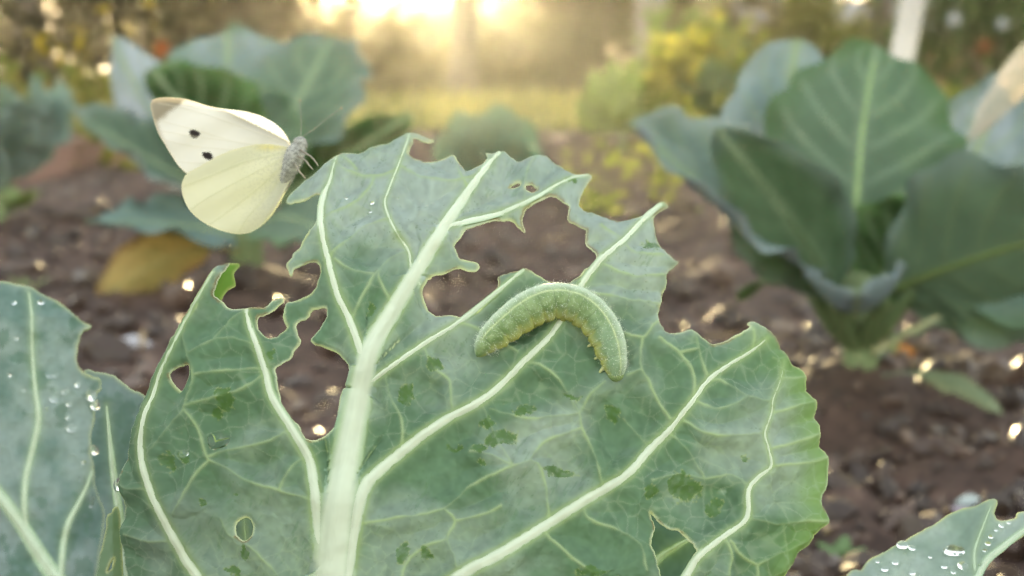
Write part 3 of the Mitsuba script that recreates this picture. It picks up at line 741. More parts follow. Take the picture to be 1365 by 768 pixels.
# setae
hr_ = np.random.default_rng(17)
NH = 1200
ia = hr_.integers(12, n0 - 2, NH)
ta = hr_.uniform(-0.9, 3.3, NH)
tan_ = np.cos(ta)[:, None] * outw[ia] + np.sin(ta)[:, None] * toCam[ia]
root = ctr[ia] + tan_ * (rad[ia] * 0.985)[:, None]
dirn = nz(tan_ + 0.45 * hr_.normal(size=(NH, 3)))
ln = hr_.uniform(3.0, 10.0, NH)[:, None] * PXM
bw = 0.00002
s1 = nz(np.cross(dirn, hr_.normal(size=(NH, 3))))
s2 = np.cross(dirn, s1)
hv = np.stack([root + s1 * bw, root - 0.5 * s1 * bw + 0.87 * s2 * bw, root - 0.5 * s1 * bw - 0.87 * s2 * bw, root + dirn * ln], 1).reshape(-1, 3)
k4 = np.arange(NH)[:, None] * 4
put(cat, 'hair', mikit.ply((hv, np.vstack([k4 + [0, 1, 3], k4 + [1, 2, 3], k4 + [2, 0, 3]])), 'hair_white', smooth=False), None, 'stuff')

# ---------------------------------------------------------------- butterfly
bf = thing('butterfly', 'cream white butterfly with two black wing spots perched on the leaf tip', 'butterfly')
BD = 0.235


def wing_surface(d0, tilt, curve, yt=0.0):
    def S(xy):
        xy = np.asarray(xy, float)
        u = (392 - xy[:, 0]) * PXM
        return at(xy[:, 0], xy[:, 1], d0 + tilt * u + curve * u * u + yt * (xy[:, 1] - 210) * PXM + 0.0002 * np.sin((xy[:, 0] * 0.5 + xy[:, 1]) * 0.12))
    return S


FORE_VEINS = [[(386, 193), (330, 172), (260, 148), (212, 138)], [(386, 195), (320, 190), (250, 170), (206, 160)], [(386, 197), (320, 200), (260, 195), (216, 186)], [(386, 199), (330, 210), (280, 217), (236, 216)], [(320, 190), (260, 182), (211, 174)]]
HIND_VEINS = [[(388, 202), (330, 215), (280, 235), (246, 248)], [(388, 206), (330, 235), (280, 262), (253, 280)], [(388, 209), (345, 250), (300, 285), (280, 299)], [(389, 212), (360, 255), (330, 290), (318, 311)], [(390, 215), (375, 250), (360, 280), (350, 298)]]


def wing_disp(veins):
    tr = cKDTree(np.vstack([spline(v, 0.7) for v in veins]))
    return tr, (lambda xy, e: 0.00005 * np.exp(-(tr.query(xy)[0] / 1.2) ** 2))


def fore_colour(veins):
    tr, _ = wing_disp(veins)

    def f(xy, e):
        t = n2(xy, 0.03, 5)
        c = lerp([0.70, 0.68, 0.62], [0.76, 0.74, 0.68], t)
        x, y = xy[:, 0], xy[:, 1]
        w = xy + 8 * np.stack([n2(xy, 0.08, 6) - 0.5, n2(xy, 0.08, 7) - 0.5], 1)
        tip = sstep(0, 14, (252 - w[:, 0]) - 1.15 * np.maximum(0, w[:, 1] - 133) + 0)
        tip = np.maximum(tip, 0.75 * sstep(8, 0, e) * sstep(240, 205, x) * sstep(215, 170, y))
        c = lerp(c, [0.27, 0.23, 0.16], 0.9 * tip)
        cost = np.exp(-np.maximum(0, (y - (131 + 0.0 * x)) - 0.42 * np.maximum(0, x - 262)) / 12.0) * sstep(270, 335, x)
        c = lerp(c, [0.25, 0.23, 0.18], 0.9 * cost)
        for cx, cy, r in ((260, 178.5, 6.8), (276.5, 207.5, 6.5)):
            c = lerp(c, [0.035, 0.03, 0.03], sstep(1.25, 0.8, np.hypot(w[:, 0] - cx, (w[:, 1] - cy) * 1.08) / r))
        c = lerp(c, [0.33, 0.31, 0.25], 0.7 * sstep(1.2, 0.4, np.hypot((w[:, 0] - 284) / 5, (w[:, 1] - 220) / 7)))
        c = lerp(c, [0.62, 0.58, 0.48], 0.35 * np.exp(-(tr.query(xy)[0] / 1.0) ** 2))
        return lerp(c, [0.66, 0.58, 0.42], 0.6 * sstep(2.5, 0.5, e))
    return f


def hind_colour(veins):
    tr, _ = wing_disp(veins)

    def f(xy, e):
        c = lerp([0.64, 0.63, 0.44], [0.71, 0.70, 0.53], n2(xy, 0.025, 15))
        x, y = xy[:, 0], xy[:, 1]
        c = lerp(c, [0.72, 0.62, 0.22], 0.7 * np.exp(-((y - 196) / 5) ** 2) * sstep(330, 360, x))
        dust = sstep(0.45, 0.7, n2(xy, 0.5, 16, 2))
        c = lerp(c, [0.45, 0.45, 0.33], 0.45 * dust * sstep(290, 385, x))
        c = lerp(c, [0.42, 0.42, 0.37], 0.6 * sstep(352, 388, x + 0.25 * (y - 230)))
        c = lerp(c, [0.46, 0.45, 0.38], 0.5 * sstep(30, 4, np.abs((x - 372) - (-0.62) * (y - 240) * 0.0 - (220 - y) * 0.35)) * sstep(235, 290, y) * 0.6)
        c = lerp(c, [0.53, 0.53, 0.33], 0.45 * np.exp(-(tr.query(xy)[0] / 1.3) ** 2))
        return lerp(c, [0.72, 0.68, 0.45], 0.6 * sstep(2.5, 0.5, e))
    return f


FORE = [(384, 189), (381, 187), (358, 175), (332, 162.5), (303, 149), (275, 140.5), (246, 132), (220, 130), (206, 132), (201, 137), (201, 144), (207, 167), (213, 181), (220, 193), (234, 216), (247, 230), (262, 238), (300, 232), (340, 218), (375, 206), (388, 198)]
HIND = [(390, 198), (378, 195), (352, 192), (323, 196.5), (295, 206), (266, 222), (250, 231), (244, 240), (242, 250), (244, 262), (249, 274), (256, 284), (275, 299), (300, 309), (320, 312), (338, 308), (355, 294), (369, 274), (381, 251), (392, 231), (397, 212), (395, 202)]
FAR_FORE = [(386, 190), (378, 176), (368, 166), (355, 158), (338, 151.5), (318, 147.5), (290, 144), (262, 138), (232, 133), (210, 134), (204, 139), (206, 152), (214, 177), (224, 194), (240, 216), (262, 230), (300, 226), (350, 212), (384, 200)]
for nm, out, holes_d, colf, surf, lab in (('forewing', FAR_FORE, None, fore_colour(FORE_VEINS), wing_surface(BD + 0.0042, 0.24, 3.0), 'far forewing, a white sliver behind the near one'),
                                ('forewing', FORE, None, fore_colour(FORE_VEINS), wing_surface(BD + 0.0012, 0.14, 2.0), 'near forewing with dusky tip and two black spots'),
                                ('hindwing', HIND, None, hind_colour(HIND_VEINS), wing_surface(BD + 0.0004, 0.09, 3.0, -0.05), 'near pale yellow hindwing')):
    if lab.startswith('far'):
        colf = lambda xy, e: np.tile([0.80, 0.80, 0.80], (len(xy), 1))
    _, dfn = wing_disp(FORE_VEINS if nm == 'forewing' else HIND_VEINS)
    m, c, _ = sheet(out, [], surf, 1.3, 0.00007, colf, dfn, jag=0.15, seed=33, rim_colour=(0.7, 0.66, 0.52))
    put(bf, nm, P(m, 'wing_skin', c), lab)
m, c, _ = sheet([(x + 3, y - 2) for x, y in HIND], [], wing_surface(BD + 0.0052, 0.22, 3.0, -0.05), 2.0, 0.00007, lambda xy, e: np.tile([0.74, 0.73, 0.52], (len(xy), 1)), None, jag=0, seed=3, rim_colour=(0.7, 0.66, 0.52))
put(bf, 'hindwing', P(m, 'wing_skin', c), 'far hindwing hidden behind the near one')
# body: abdomen, thorax and head in one furry surface
bpath = spline(np.array([(352, 285, 3.0), (362, 270, 6), (374, 250, 8), (383, 233, 9.5), (389, 217, 12.5), (394, 204, 13), (399, 194, 9.5), (401, 189, 9.0), (403, 184, 5.5)]), 0.8)
bc = at(bpath[:, 0], bpath[:, 1], BD + 0.0019 - 0.0014 * sstep(252, 222, bpath[:, 1]))
btan = nz(np.gradient(bc, axis=0))
V0, f0 = tube(bc, bpath[:, 2] * PXM * 1.13, 40)
fur = 1 + 0.0
nn = trimesh.Trimesh(V0, f0, process=False).vertex_normals
V0 = V0 + nn * (0.00016 * (meshkit.fbm(V0 * 5200, 2, 3) - 0.5))[:, None]
tcol = lerp([0.20, 0.20, 0.185], [0.42, 0.42, 0.39], sstep(0.35, 0.65, meshkit.fbm(V0 * 2500, 3, 5)))
put(bf, 'body', P((V0, f0), 'matte', tcol))
NHb = 900
ib = hr_.integers(len(bc) // 3, len(bc) - 1, NHb)
pr = nz(hr_.normal(size=(NHb, 3)))
pr = nz(pr - btan[ib] * (pr * btan[ib]).sum(1, keepdims=True))
root = bc[ib] + pr * (bpath[ib, 2] * PXM * 1.1)[:, None]
dirn = nz(pr + 0.5 * hr_.normal(size=(NHb, 3)) - 0.5 * btan[ib])
ln = hr_.uniform(3, 7, NHb)[:, None] * PXM
s1 = nz(np.cross(dirn, hr_.normal(size=(NHb, 3))))
s2 = np.cross(dirn, s1)
bw = 0.00003
hv = np.stack([root + s1 * bw, root - 0.5 * s1 * bw + 0.87 * s2 * bw, root - 0.5 * s1 * bw - 0.87 * s2 * bw, root + dirn * ln], 1).reshape(-1, 3)
k4 = np.arange(NHb)[:, None] * 4
put(bf, 'hair', mikit.ply((hv, np.vstack([k4 + [0, 1, 3], k4 + [1, 2, 3], k4 + [2, 0, 3]])), 'hair_grey', smooth=False), None, 'stuff')
eye = trimesh.creation.icosphere(subdivisions=3, radius=4.2 * PXM * 1.1)
eye.apply_translation(at(404, 190, BD + 0.0006))
put(bf, 'eye', P((np.array(eye.vertices), np.array(eye.faces)), 'matte', np.tile([0.30, 0.31, 0.27], (len(eye.vertices), 1))))
for pts, dz in (([(401, 183), (401.5, 165), (400.5, 146), (400, 133)], 0.0006), ([(404, 182), (420, 171), (440, 155), (456, 143.5)], 0.0022)):
    p = spline(np.array(pts, float), 1.0)
    q3 = at(p[:, 0], p[:, 1], BD + dz)
    s = np.linspace(0, 1, len(p))
    r = 0.00006 + 0.0002 * sstep(0.90, 0.97, s)
    m = tube(q3, r, 8)
    cc = lerp([0.30, 0.28, 0.24], [0.42, 0.36, 0.24], sstep(0.9, 0.98, np.clip(np.linalg.norm(m[0] - q3[0], axis=1) / np.linalg.norm(q3[-1] - q3[0]), 0, 1)))
    put(bf, 'antenna', P(m, 'matte', cc))
for pts in ([(400, 200), (410, 206), (417, 211), (424, 221)], [(397, 208), (407, 214), (411, 219), (417, 226)], [(393, 218), (399, 229), (402, 232), (407, 238)]):
    p = spline(np.array(pts, float), 1.0)
    dd = np.linspace(BD - 0.0005, 0, len(p))
    dd = np.linspace(BD - 0.0004, float(main_depth(np.float64(pts[-1][0]), np.float64(pts[-1][1]))) - 0.0002, len(p))
    m = tube(at(p[:, 0], p[:, 1], dd), np.linspace(0.0002, 0.0001, len(p)), 8)
    put(bf, 'leg', P(m, 'matte', flat_colour(m, [0.20, 0.18, 0.14], 0.2, 1, 3000)))


# ---------------------------------------------------------------- water drops
def drop(S, x, y, rx, ry, depth_s, hratio=0.7, seed=0):
    """A water bead sitting on the surface S at the leaf's own coordinates x, y."""
    xy = np.array([[x, y]], float)
    c, n = S(xy)[0], fan_normals(S, xy)[0]
    a = nz(S(xy + [1, 0])[0] - S(xy - [1, 0])[0])
    a = nz(a - n * (a @ n))
    b = np.cross(n, a)
    s = trimesh.creation.icosphere(subdivisions=3)
    v = np.array(s.vertices)
    k = K * depth_s
    z = np.where(v[:, 2] > 0, v[:, 2] * hratio, v[:, 2] * 0.25)
    wob = 1 + 0.12 * (meshkit.noise(np.stack([v[:, 0] * 1.5 + seed, v[:, 1] * 1.5, 0 * v[:, 0]], 1), seed) - 0.5)
    m = c + (v[:, :1] * wob[:, None]) * a * rx * k + (v[:, 1:2] * wob[:, None]) * b * ry * k + z[:, None] * n * (rx + ry) / 2 * k - n * 0.0001
    return m, np.array(s.faces)


def S_main_top(xy):
    xy = np.asarray(xy, float)
    return S_main(xy) + fan_normals(S_main, xy) * -0.0003


def put_drop(S, x, y, rx, ry, d, label, group=None, hr=0.7):
    k = thing('water_drop', label, 'water drop', group)
    scene[k] = mikit.ply(drop(S, x, y, rx, ry, d, hr, COUNT['water_drop']), 'water', smooth=True)


put_drop(S_right, 1272, 734, 15, 10, 0.182, 'largest water drop, oval, on the pale leaf at the bottom right')
put_drop(S_main_top, 289, 587, 17, 13, 0.2, 'flat clear water drop on the left half of the chewed leaf', hr=0.3)
put_drop(S_main_top, 243, 604, 7, 6, 0.2, 'small clear drop left of the flat drop on the chewed leaf', hr=0.35)
put_drop(S_main_top, 963, 655, 6, 5, 0.2, 'small bright drop on the right half of the chewed leaf', hr=0.5)
put_drop(S_main_top, 154, 646, 7, 10, 0.2, 'clear drop clinging to the left margin of the chewed leaf', hr=0.7)
for x, y, r in ((487, 262, 3.2), (495, 268, 4), (503, 264, 2.6), (478, 270, 3), (512, 272, 2.4), (470, 279, 2.4), (520, 284, 2.6), (493, 280, 2.2), (462, 262, 2.2), (530, 262, 2)):  # added beads that stand in for specular glints on the fold
    put_drop(S_main_top, x, y, r, r * .8, 0.2, 'tiny water bead on the upper fold of the chewed leaf', 'beads on the upper fold')
for x, y, r in ((1203, 726, 8), (1216, 730, 5), (1284, 754, 8), (1259, 755, 4), (1271, 762, 3.5), (1217, 763, 5), (1194, 749, 5), (1308, 753, 4), (1335, 700, 4), (1321, 715, 3.5), (1317, 724, 4), (1313, 733, 3), (1328, 706, 2.5), (1240, 742, 2.5), (1345, 696, 3), (1180, 758, 5), (1170, 748, 3)):
    put_drop(S_right, x, y, r, r * 0.9, 0.182, 'small round water drop on the pale leaf at the bottom right', 'small drops on the pale leaf')
for x, y, r in ((122, 527, 10), (127, 540, 8), (72, 531, 6), (93, 538, 5), (96, 570, 7), (88, 521, 6), (66, 512, 5), (92, 556, 4), (126, 600, 8), (109, 640, 7), (120, 668, 9), (20, 451, 4), (66, 500, 4), (11, 500, 4), (18, 403, 4), (55, 402, 5), (112, 615, 4), (60, 545, 3.5), (30, 520, 3.5), (104, 512, 5), (75, 500, 4)):
    named = {(122, 527): 'bright drop in the notch of the blue-green leaf at the left edge, upper of two', (127, 540): 'bright drop in the notch of the blue-green leaf at the left edge, lower of two',
             (126, 600): 'round drop on the right margin of the left leaf, below the notch', (120, 668): 'lowest drop on the right margin of the left leaf', (109, 640): 'drop beside the slanting side vein of the left leaf',
             (96, 570): 'drop in the middle of the left leaf, lowest of the cluster'}.get((x, y))
    if named:
        put_drop(S_left, x, y, r, r * 0.85, 0.158, named)
    else:
        put_drop(S_left, x, y, r, r * 0.85, 0.158, 'small water drop on the blue-green leaf at the left edge', 'small drops on the left leaf')


# ---------------------------------------------------------------- background cabbages
def param_leaf(base, ctrl, tip, side, width, cup=0.35, ruffle=0.075, seed=0, c_face=(0.12, 0.21, 0.12), c_edge=(0.16, 0.28, 0.10), c_vein=(0.33, 0.42, 0.26), droop=0.0, blunt=0.55, petiole=0.12, nu=44, nv=31, mottle=0.25, latk=0.5):
    """A broad leaf grown along base-ctrl-tip; side: the way its width runs; cup: how far the margins rise out of the plane."""
    u = np.linspace(0, 1, nu)[:, None]
    base, ctrl, tip, side = (np.asarray(a, float) for a in (base, ctrl, tip, side))
    ctr = (1 - u) ** 2 * base + 2 * u * (1 - u) * ctrl + u ** 2 * tip
    tn = nz(np.gradient(ctr, axis=0))
    sd = nz(side - tn * (tn @ side)[:, None])
    up = np.cross(sd, tn)
    uu = u[:, 0]
    q = np.clip((uu - petiole) / (1 - petiole), 0, 1)
    w = width * (np.sin(np.pi * q ** (0.5 + 0.5 * blunt * 0.6)) ** 0.62) * (0.55 + 0.45 * sstep(0, 0.5, q))
    w = np.maximum(w, width * 0.035)
    v = np.linspace(-1, 1, nv)
    Vv, U = np.meshgrid(v, uu)
    r = np.random.default_rng(seed)
    L = np.linalg.norm(tip - base)
    ph = r.uniform(0, 6, 4)
    edge = np.abs(Vv) ** 2.5
    ruf = ruffle * width * edge * (np.sin(U * 21 + ph[0] + 2 * np.sign(Vv)) + 0.6 * np.sin(U * 37 + ph[1] - Vv))
    lift = cup * w[:, None] * np.abs(Vv) ** 1.8 + ruf
    # lateral veins leave the midrib at a slant
    lat = np.abs(((U * 7.0 - np.abs(Vv) * 1.9 + ph[2]) % 1) - 0.5) * 2
    latv = np.exp(-(lat / 0.2) ** 2) * sstep(0.02, 0.15, np.abs(Vv)) * sstep(1.0, 0.75, np.abs(Vv)) * sstep(0.1, 0.25, U)
    qq = np.stack([U * 5 + seed, Vv * 3, 0 * U], -1)
    bub = 0.05 * width * (meshkit.fbm(qq * 1.7, 3, seed % 97) - 0.5)
    rad = 1 + 0.05 * np.sin(U * 33 + ph[3]) * (np.abs(Vv) > 0.99) + 0.05 * (meshkit.fbm(qq * 2.3, 2, 5) - 0.5)
    X = ctr[:, None] + sd[:, None] * (w[:, None] * Vv * rad * np.sqrt(np.clip(1 - 0.35 * min(cup, 1.0) * np.abs(Vv), 0.2, 1)))[..., None] + up[:, None] * (lift + bub - 0.02 * width * latv)[..., None]
    top = X.reshape(-1, 3)
    i, j = np.meshgrid(np.arange(nu - 1), np.arange(nv - 1), indexing='ij')
    qd = np.stack([i * nv + j, i * nv + j + 1, (i + 1) * nv + j + 1, (i + 1) * nv + j], -1).reshape(-1, 4)
    f = np.vstack([qd[:, [0, 1, 2]], qd[:, [0, 2, 3]]])
    nr = trimesh.Trimesh(top, f, process=False).vertex_normals
    th_ = 0.0007
    bot = top - nr * th_
    n = len(top)
    loop = np.concatenate([np.arange(nv), np.arange(1, nu) * nv + nv - 1, (nu - 1) * nv + np.arange(nv - 2, -1, -1), np.arange(nu - 2, 0, -1) * nv])
    la, lb = loop, np.roll(loop, -1)
    f = np.vstack([f, f[:, ::-1] + n, np.stack([lb, la, la + n], 1), np.stack([lb, la + n, lb + n], 1)])
    col = lerp(c_face, np.asarray(c_face) * [1.35, 1.25, 1.35], sstep(0.35, 0.65, meshkit.fbm(qq * 1.1, 3, 7))) * (1 + mottle * 2 * (meshkit.fbm(qq * 6, 3, 8) - 0.5))[..., None]
    col = lerp(col, c_edge, 0.75 * sstep(0.6, 1.0, np.maximum(np.abs(Vv), sstep(0.75, 1.0, U))))
    col = lerp(col, c_vein, latk * latv)
    col = lerp(col, c_vein, 0.8 * sstep(0.09, 0.02, np.abs(Vv) * w[:, None] / width))
    col = col.reshape(-1, 3)
    col2 = np.vstack([col, lerp(col, [0.2, 0.27, 0.22], np.full(len(col), 0.4))])
    # midrib: a tapering rod half sunk in the leaf, standing proud on both faces
    k = slice(0, int(nu * 0.93))
    mr = tube(ctr[k] - up[k] * th_ * 0.5, np.linspace(0.040, 0.010, nu)[k] * width * 1.15, 8)
    return (np.vstack([top, bot]), f), np.clip(col2, 0.01, 0.9), mr


def add_leaf(plant, label=None, name='leaf', vein=(0.30, 0.38, 0.22), **kw):
    m, c, mr = param_leaf(**kw)
    lk = put(plant, name, P(m, 'far_leaf_skin', c), label)
    put(lk, 'midrib', P(mr, 'vein_skin', flat_colour(mr, vein, 0.2, 3, 200)))
    return lk


DARK, BLUE, OLIVE = (0.040, 0.085, 0.026), (0.27, 0.345, 0.36), (0.12, 0.22, 0.09)  # DARK and BLUE put shade and skylight into the leaf colours
EDGE = (0.13, 0.26, 0.05)


def px(*a):
    return at(*a)


cab1 = thing('cabbage_plant', 'upright young cabbage with one big rounded leaf facing the camera, right', 'cabbage')
b1 = on_ground(np.float64(1140), np.float64(515))
D1 = float((b1 - CAM) @ FWD)
s0 = at(1140, 430, D1)
pts = spline(np.array([b1 - [0, 0, 0.03], (b1 + s0) / 2 + [0.003, 0, 0], s0, at(1138, 380, D1 + .01)]), 0.004)
m = tube(pts, np.interp(np.linspace(0, 1, len(pts)), [0, 0.5, 1], [0.0085, 0.0105, 0.015]), 16)
put(cab1, 'stem', P(m, 'vein_skin', flat_colour(m, [0.16, 0.21, 0.10], 0.4, 3, 90)))
for (xx, yy, dd, rr) in ((1082, 392, -.02, .0055), (1216, 386, -.02, .0055), (1110, 400, -.035, .006), (1180, 398, -.035, .006)):
    pts = spline(np.array([at(1143, 462, D1), at((xx + 1143) / 2, 436, D1 + dd * .6), at(xx, yy, D1 + dd)]), .004)
    m = tube(pts, np.linspace(rr * 1.1, rr * .6, len(pts)), 12)
    put(cab1, 'leaf_stalk', P(m, 'vein_skin', flat_colour(m, [0.10, 0.145, 0.06], 0.4, 3, 90)))
add_leaf(cab1, 'bluish upright leaf behind the rounded one', base=px(1120, 390, D1 + .03), ctrl=px(1035, 230, D1 + .05), tip=px(1062, 52, D1 + .10), side=(1, 0.2, 0), width=.055, cup=.25, seed=1, c_face=(0.22, 0.30, 0.31), c_edge=(0.30, 0.37, 0.38))
add_leaf(cab1, 'broad rounded leaf facing the camera with pale midrib', base=px(1140, 400, D1 + .01), ctrl=px(1135, 200, D1 + .02), tip=px(1170, 62, D1 + .075), side=(-1, 0.05, 0), width=.058, cup=-.18, seed=2, c_face=(0.085, 0.160, 0.075), c_edge=(0.06, 0.165, 0.010), c_vein=(0.27, 0.37, 0.24), vein=(0.27, 0.38, 0.17), blunt=.9, latk=.9, nu=90)
add_leaf(cab1, 'leaf spreading to the left with a turned-up pale rim', base=px(1125, 370, D1), ctrl=px(985, 300, D1 - .03), tip=px(838, 165, D1 - .06), side=(0.15, -0.75, -0.75), width=.048, cup=-.5, seed=3, c_face=(0.15, 0.22, 0.21), c_edge=(0.36, 0.42, 0.45), vein=(0.25, 0.36, 0.2))
add_leaf(cab1, 'dark leaf spreading to the right', base=px(1165, 400, D1), ctrl=px(1265, 345, D1 - .05), tip=px(1500, 290, D1 - .09), side=(0.1, -0.35, 0.95), width=.058, cup=.15, seed=4, c_face=(0.07, 0.135, 0.045), c_edge=(0.22, 0.29, 0.27), vein=(0.12, 0.17, 0.05), c_vein=(0.15, 0.22, 0.08), latk=.8, nu=80)  # pale margin colour paints the highlight along its upper rim
add_leaf(cab1, 'bluish leaf at the right behind', base=px(1190, 380, D1 + .03), ctrl=px(1280, 260, D1 + .07), tip=px(1350, 95, D1 + .09), side=(1, 0.3, 0.2), width=.042, cup=.3, seed=5, c_face=BLUE, c_edge=(0.25, 0.33, 0.33))
add_leaf(cab1, 'small cupped leaf pointing at the camera', base=px(1140, 405, D1), ctrl=px(1140, 432, D1 - .055), tip=px(1143, 392, D1 - .095), side=(-1, 0, 0), width=.030, cup=.8, seed=6, c_face=(0.24, 0.31, 0.35), c_edge=(0.34, 0.41, 0.45), latk=.2)
add_leaf(cab1, 'low leaf on a long pale stalk at the right', base=px(1165, 470, D1 - .01), ctrl=px(1270, 410, D1 - .03), tip=px(1500, 300, D1 - .05), side=(0.1, 1, 0.25), width=.045, cup=.2, seed=7, c_face=(0.17, 0.27, 0.2), petiole=.45, vein=(0.45, 0.44, 0.24))
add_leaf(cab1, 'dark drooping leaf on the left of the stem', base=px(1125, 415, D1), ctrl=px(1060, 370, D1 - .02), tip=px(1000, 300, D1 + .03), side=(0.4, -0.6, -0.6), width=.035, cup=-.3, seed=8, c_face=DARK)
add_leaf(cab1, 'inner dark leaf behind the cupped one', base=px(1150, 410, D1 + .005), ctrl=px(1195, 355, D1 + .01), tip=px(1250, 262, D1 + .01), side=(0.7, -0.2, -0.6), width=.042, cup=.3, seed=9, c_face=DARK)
add_leaf(cab1, 'added dark leaf in place of shade on the leaf spreading left', base=px(1130, 412, D1 - .01), ctrl=px(1070, 305, D1 - .04), tip=px(955, 172, D1 - .062), side=(0.6, -0.1, 0.75), width=.034, vein=(0.05, 0.095, 0.03), cup=.15, seed=10, c_face=(0.09, 0.16, 0.08), c_edge=(0.16, 0.22, 0.19), latk=.1)  # extra dark sheet over the half of the left leaf that lies in shade

cab2 = thing('cabbage_plant', 'large cabbage behind the butterfly with a yellowing lowest leaf', 'cabbage')
b2 = on_ground(np.float64(330), np.float64(375))
D2 = float((b2 - CAM) @ FWD)
pts = spline(np.array([b2 - [0, 0, 0.03], at(328, 300, D2), at(325, 250, D2)]), 0.004)
m = tube(pts, np.interp(np.linspace(0, 1, len(pts)), [0, 1], [0.012, 0.016]), 14)
put(cab2, 'stem', P(m, 'vein_skin', flat_colour(m, [0.17, 0.22, 0.10], 0.4, 3, 90)))
add_leaf(cab2, 'pale upright leaf at the back', base=px(320, 230, D2 + .04), ctrl=px(300, 120, D2 + .08), tip=px(305, 38, D2 + .14), side=(-1, 0.1, 0), width=.072, cup=-.2, seed=21, c_face=BLUE, c_edge=(0.2, 0.3, 0.22))
add_leaf(cab2, 'broad leaf leaning right with a bluish margin', base=px(350, 250, D2 + .01), ctrl=px(385, 150, D2 + .02), tip=px(445, 50, D2 + .08), side=(-1, 0.15, -0.35), width=.085, cup=-.3, seed=22, c_face=(0.13, 0.21, 0.13), c_edge=(0.30, 0.37, 0.38), latk=.8)
add_leaf(cab2, 'grey-blue narrow leaf standing at the left', base=px(290, 260, D2 - .01), ctrl=px(215, 200, D2 - .01), tip=px(150, 50, D2 + .07), side=(-0.8, 0.12, -0.55), width=.043, cup=.3, seed=23, c_face=(0.42, 0.48, 0.52), c_edge=(0.52, 0.57, 0.61))  # face colour raised to carry the skylight this leaf catches
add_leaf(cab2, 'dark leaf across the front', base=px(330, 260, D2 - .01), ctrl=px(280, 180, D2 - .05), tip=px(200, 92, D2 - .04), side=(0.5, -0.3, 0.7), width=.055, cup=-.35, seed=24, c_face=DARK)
add_leaf(cab2, 'low silvery leaf reaching left', base=px(310, 270, D2), ctrl=px(220, 230, D2 - .04), tip=px(95, 148, D2 - .06), side=(0.3, -0.7, -0.5), width=.05, cup=-.35, seed=25, c_face=(0.10, 0.17, 0.10), c_edge=(0.40, 0.45, 0.46))
add_leaf(cab2, 'low leaf lying out to the left', base=px(330, 320, D2), ctrl=px(250, 290, D2 - .07), tip=px(115, 297, D2 - .10), side=(0.2, 1, 0.1), width=.045, cup=.15, seed=26, c_face=(0.17, 0.26, 0.23), c_edge=(0.24, 0.33, 0.31))
add_leaf(cab2, 'yellowed leaf drooping to the soil', base=px(320, 335, D2 - .01), ctrl=px(235, 315, D2 - .06), tip=px(128, 405, D2 - .10), side=(0.4, 0.4, 0.7), width=.029, cup=-.25, seed=27, c_face=(0.37, 0.31, 0.12), c_edge=(0.36, 0.21, 0.09), c_vein=(0.42, 0.38, 0.16), vein=(0.42, 0.38, 0.16), petiole=.25)
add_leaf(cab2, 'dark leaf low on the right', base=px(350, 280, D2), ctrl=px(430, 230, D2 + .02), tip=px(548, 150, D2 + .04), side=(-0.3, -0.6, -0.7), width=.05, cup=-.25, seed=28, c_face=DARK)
add_leaf(cab2, 'drooping leaf under the butterfly', base=px(345, 300, D2), ctrl=px(400, 270, D2 - .05), tip=px(440, 330, D2 - .09), side=(0.5, 0.5, 0.4), width=.045, cup=-.2, seed=29, c_face=(0.14, 0.21, 0.13))
add_leaf(cab2, 'central leaf behind the butterfly', base=px(335, 270, D2 - .01), ctrl=px(330, 200, D2 - .04), tip=px(350, 110, D2 - .01), side=(-1, 0.0, 0), width=.05, cup=-.3, seed=30, c_face=(0.11, 0.19, 0.10))


def small_brassica(name, label, cat, base, size, nleaf, seed, c_face, c_edge, group=None, up=0.75, wid=0.32, c_vein=(0.3, 0.4, 0.2)):
    t = thing(name, label, cat, group)
    r = np.random.default_rng(seed)
    m = tube(spline(np.array([base - [0, 0, 0.03], base + [0, 0, size * .15], base + [0.0, 0, size * .3]]), size * .05), size * .04, 10)
    put(t, 'stem', P(m, 'vein_skin', flat_colour(m, [0.2, 0.26, 0.12], 0.3)))
    for k in range(nleaf):
        a = k * 2.4 + r.uniform(-.3, .3)
        e = up * r.uniform(0.75, 1.15)
        L = size * r.uniform(0.75, 1.0)
        o = np.array([math.cos(a), math.sin(a), 0])
        b = base + [0, 0, size * (0.12 + 0.15 * r.random())]
        tip = b + o * L * math.cos(e * 1.25) * 1.0 + np.array([0, 0, L * math.sin(e * 1.1)])
        ctrl = b + o * L * 0.35 + np.array([0, 0, L * 0.5 * e])
        add_leaf(t, None, base=b, ctrl=ctrl, tip=tip, side=np.array([-o[1], o[0], 0]), width=L * wid, cup=r.uniform(.05, .35), seed=seed * 31 + k, c_face=c_face, c_edge=c_edge, c_vein=c_vein, nu=26, nv=17)
    return t


def gpt(x, y):
    p = on_ground(np.float64(x), np.float64(y))
    p[2] = float(terrain(np.array([p[0]]), np.array([p[1]]))[0])
    return p


def small_plant(label, foot, leaves, wid, c_face, c_edge, c_vein, seed):
    """A low rosette whose leaves are given by where their tips stand, as (x, y, nearer or farther by)."""
    t = thing('cabbage_plant', label, 'cabbage')
    g = gpt(*foot)
    d = float((g - CAM) @ FWD)
    top = at(foot[0], foot[1] - 22, d)
    m = tube(spline(np.array([g - [0, 0, .03], (g + top) / 2, top]), .01), .008, 10)
    put(t, 'stem', P(m, 'vein_skin', flat_colour(m, [0.2, 0.26, 0.12], 0.3)))
    for k, (x, y, dz, sx) in enumerate(leaves):
        tip = at(x, y, d + dz)
        ctrl = at((x * 0.75 + foot[0] * 0.25), (y + foot[1]) / 2 - 4, d + dz * 0.6)
        add_leaf(t, None, base=top - [0, 0, .01], ctrl=ctrl, tip=tip, side=(-1, sx, 0), width=wid * (1 + .15 * math.sin(seed + 3 * k)), cup=-.22, seed=seed * 31 + k, c_face=c_face, c_edge=c_edge, c_vein=c_vein, nu=32, nv=21)


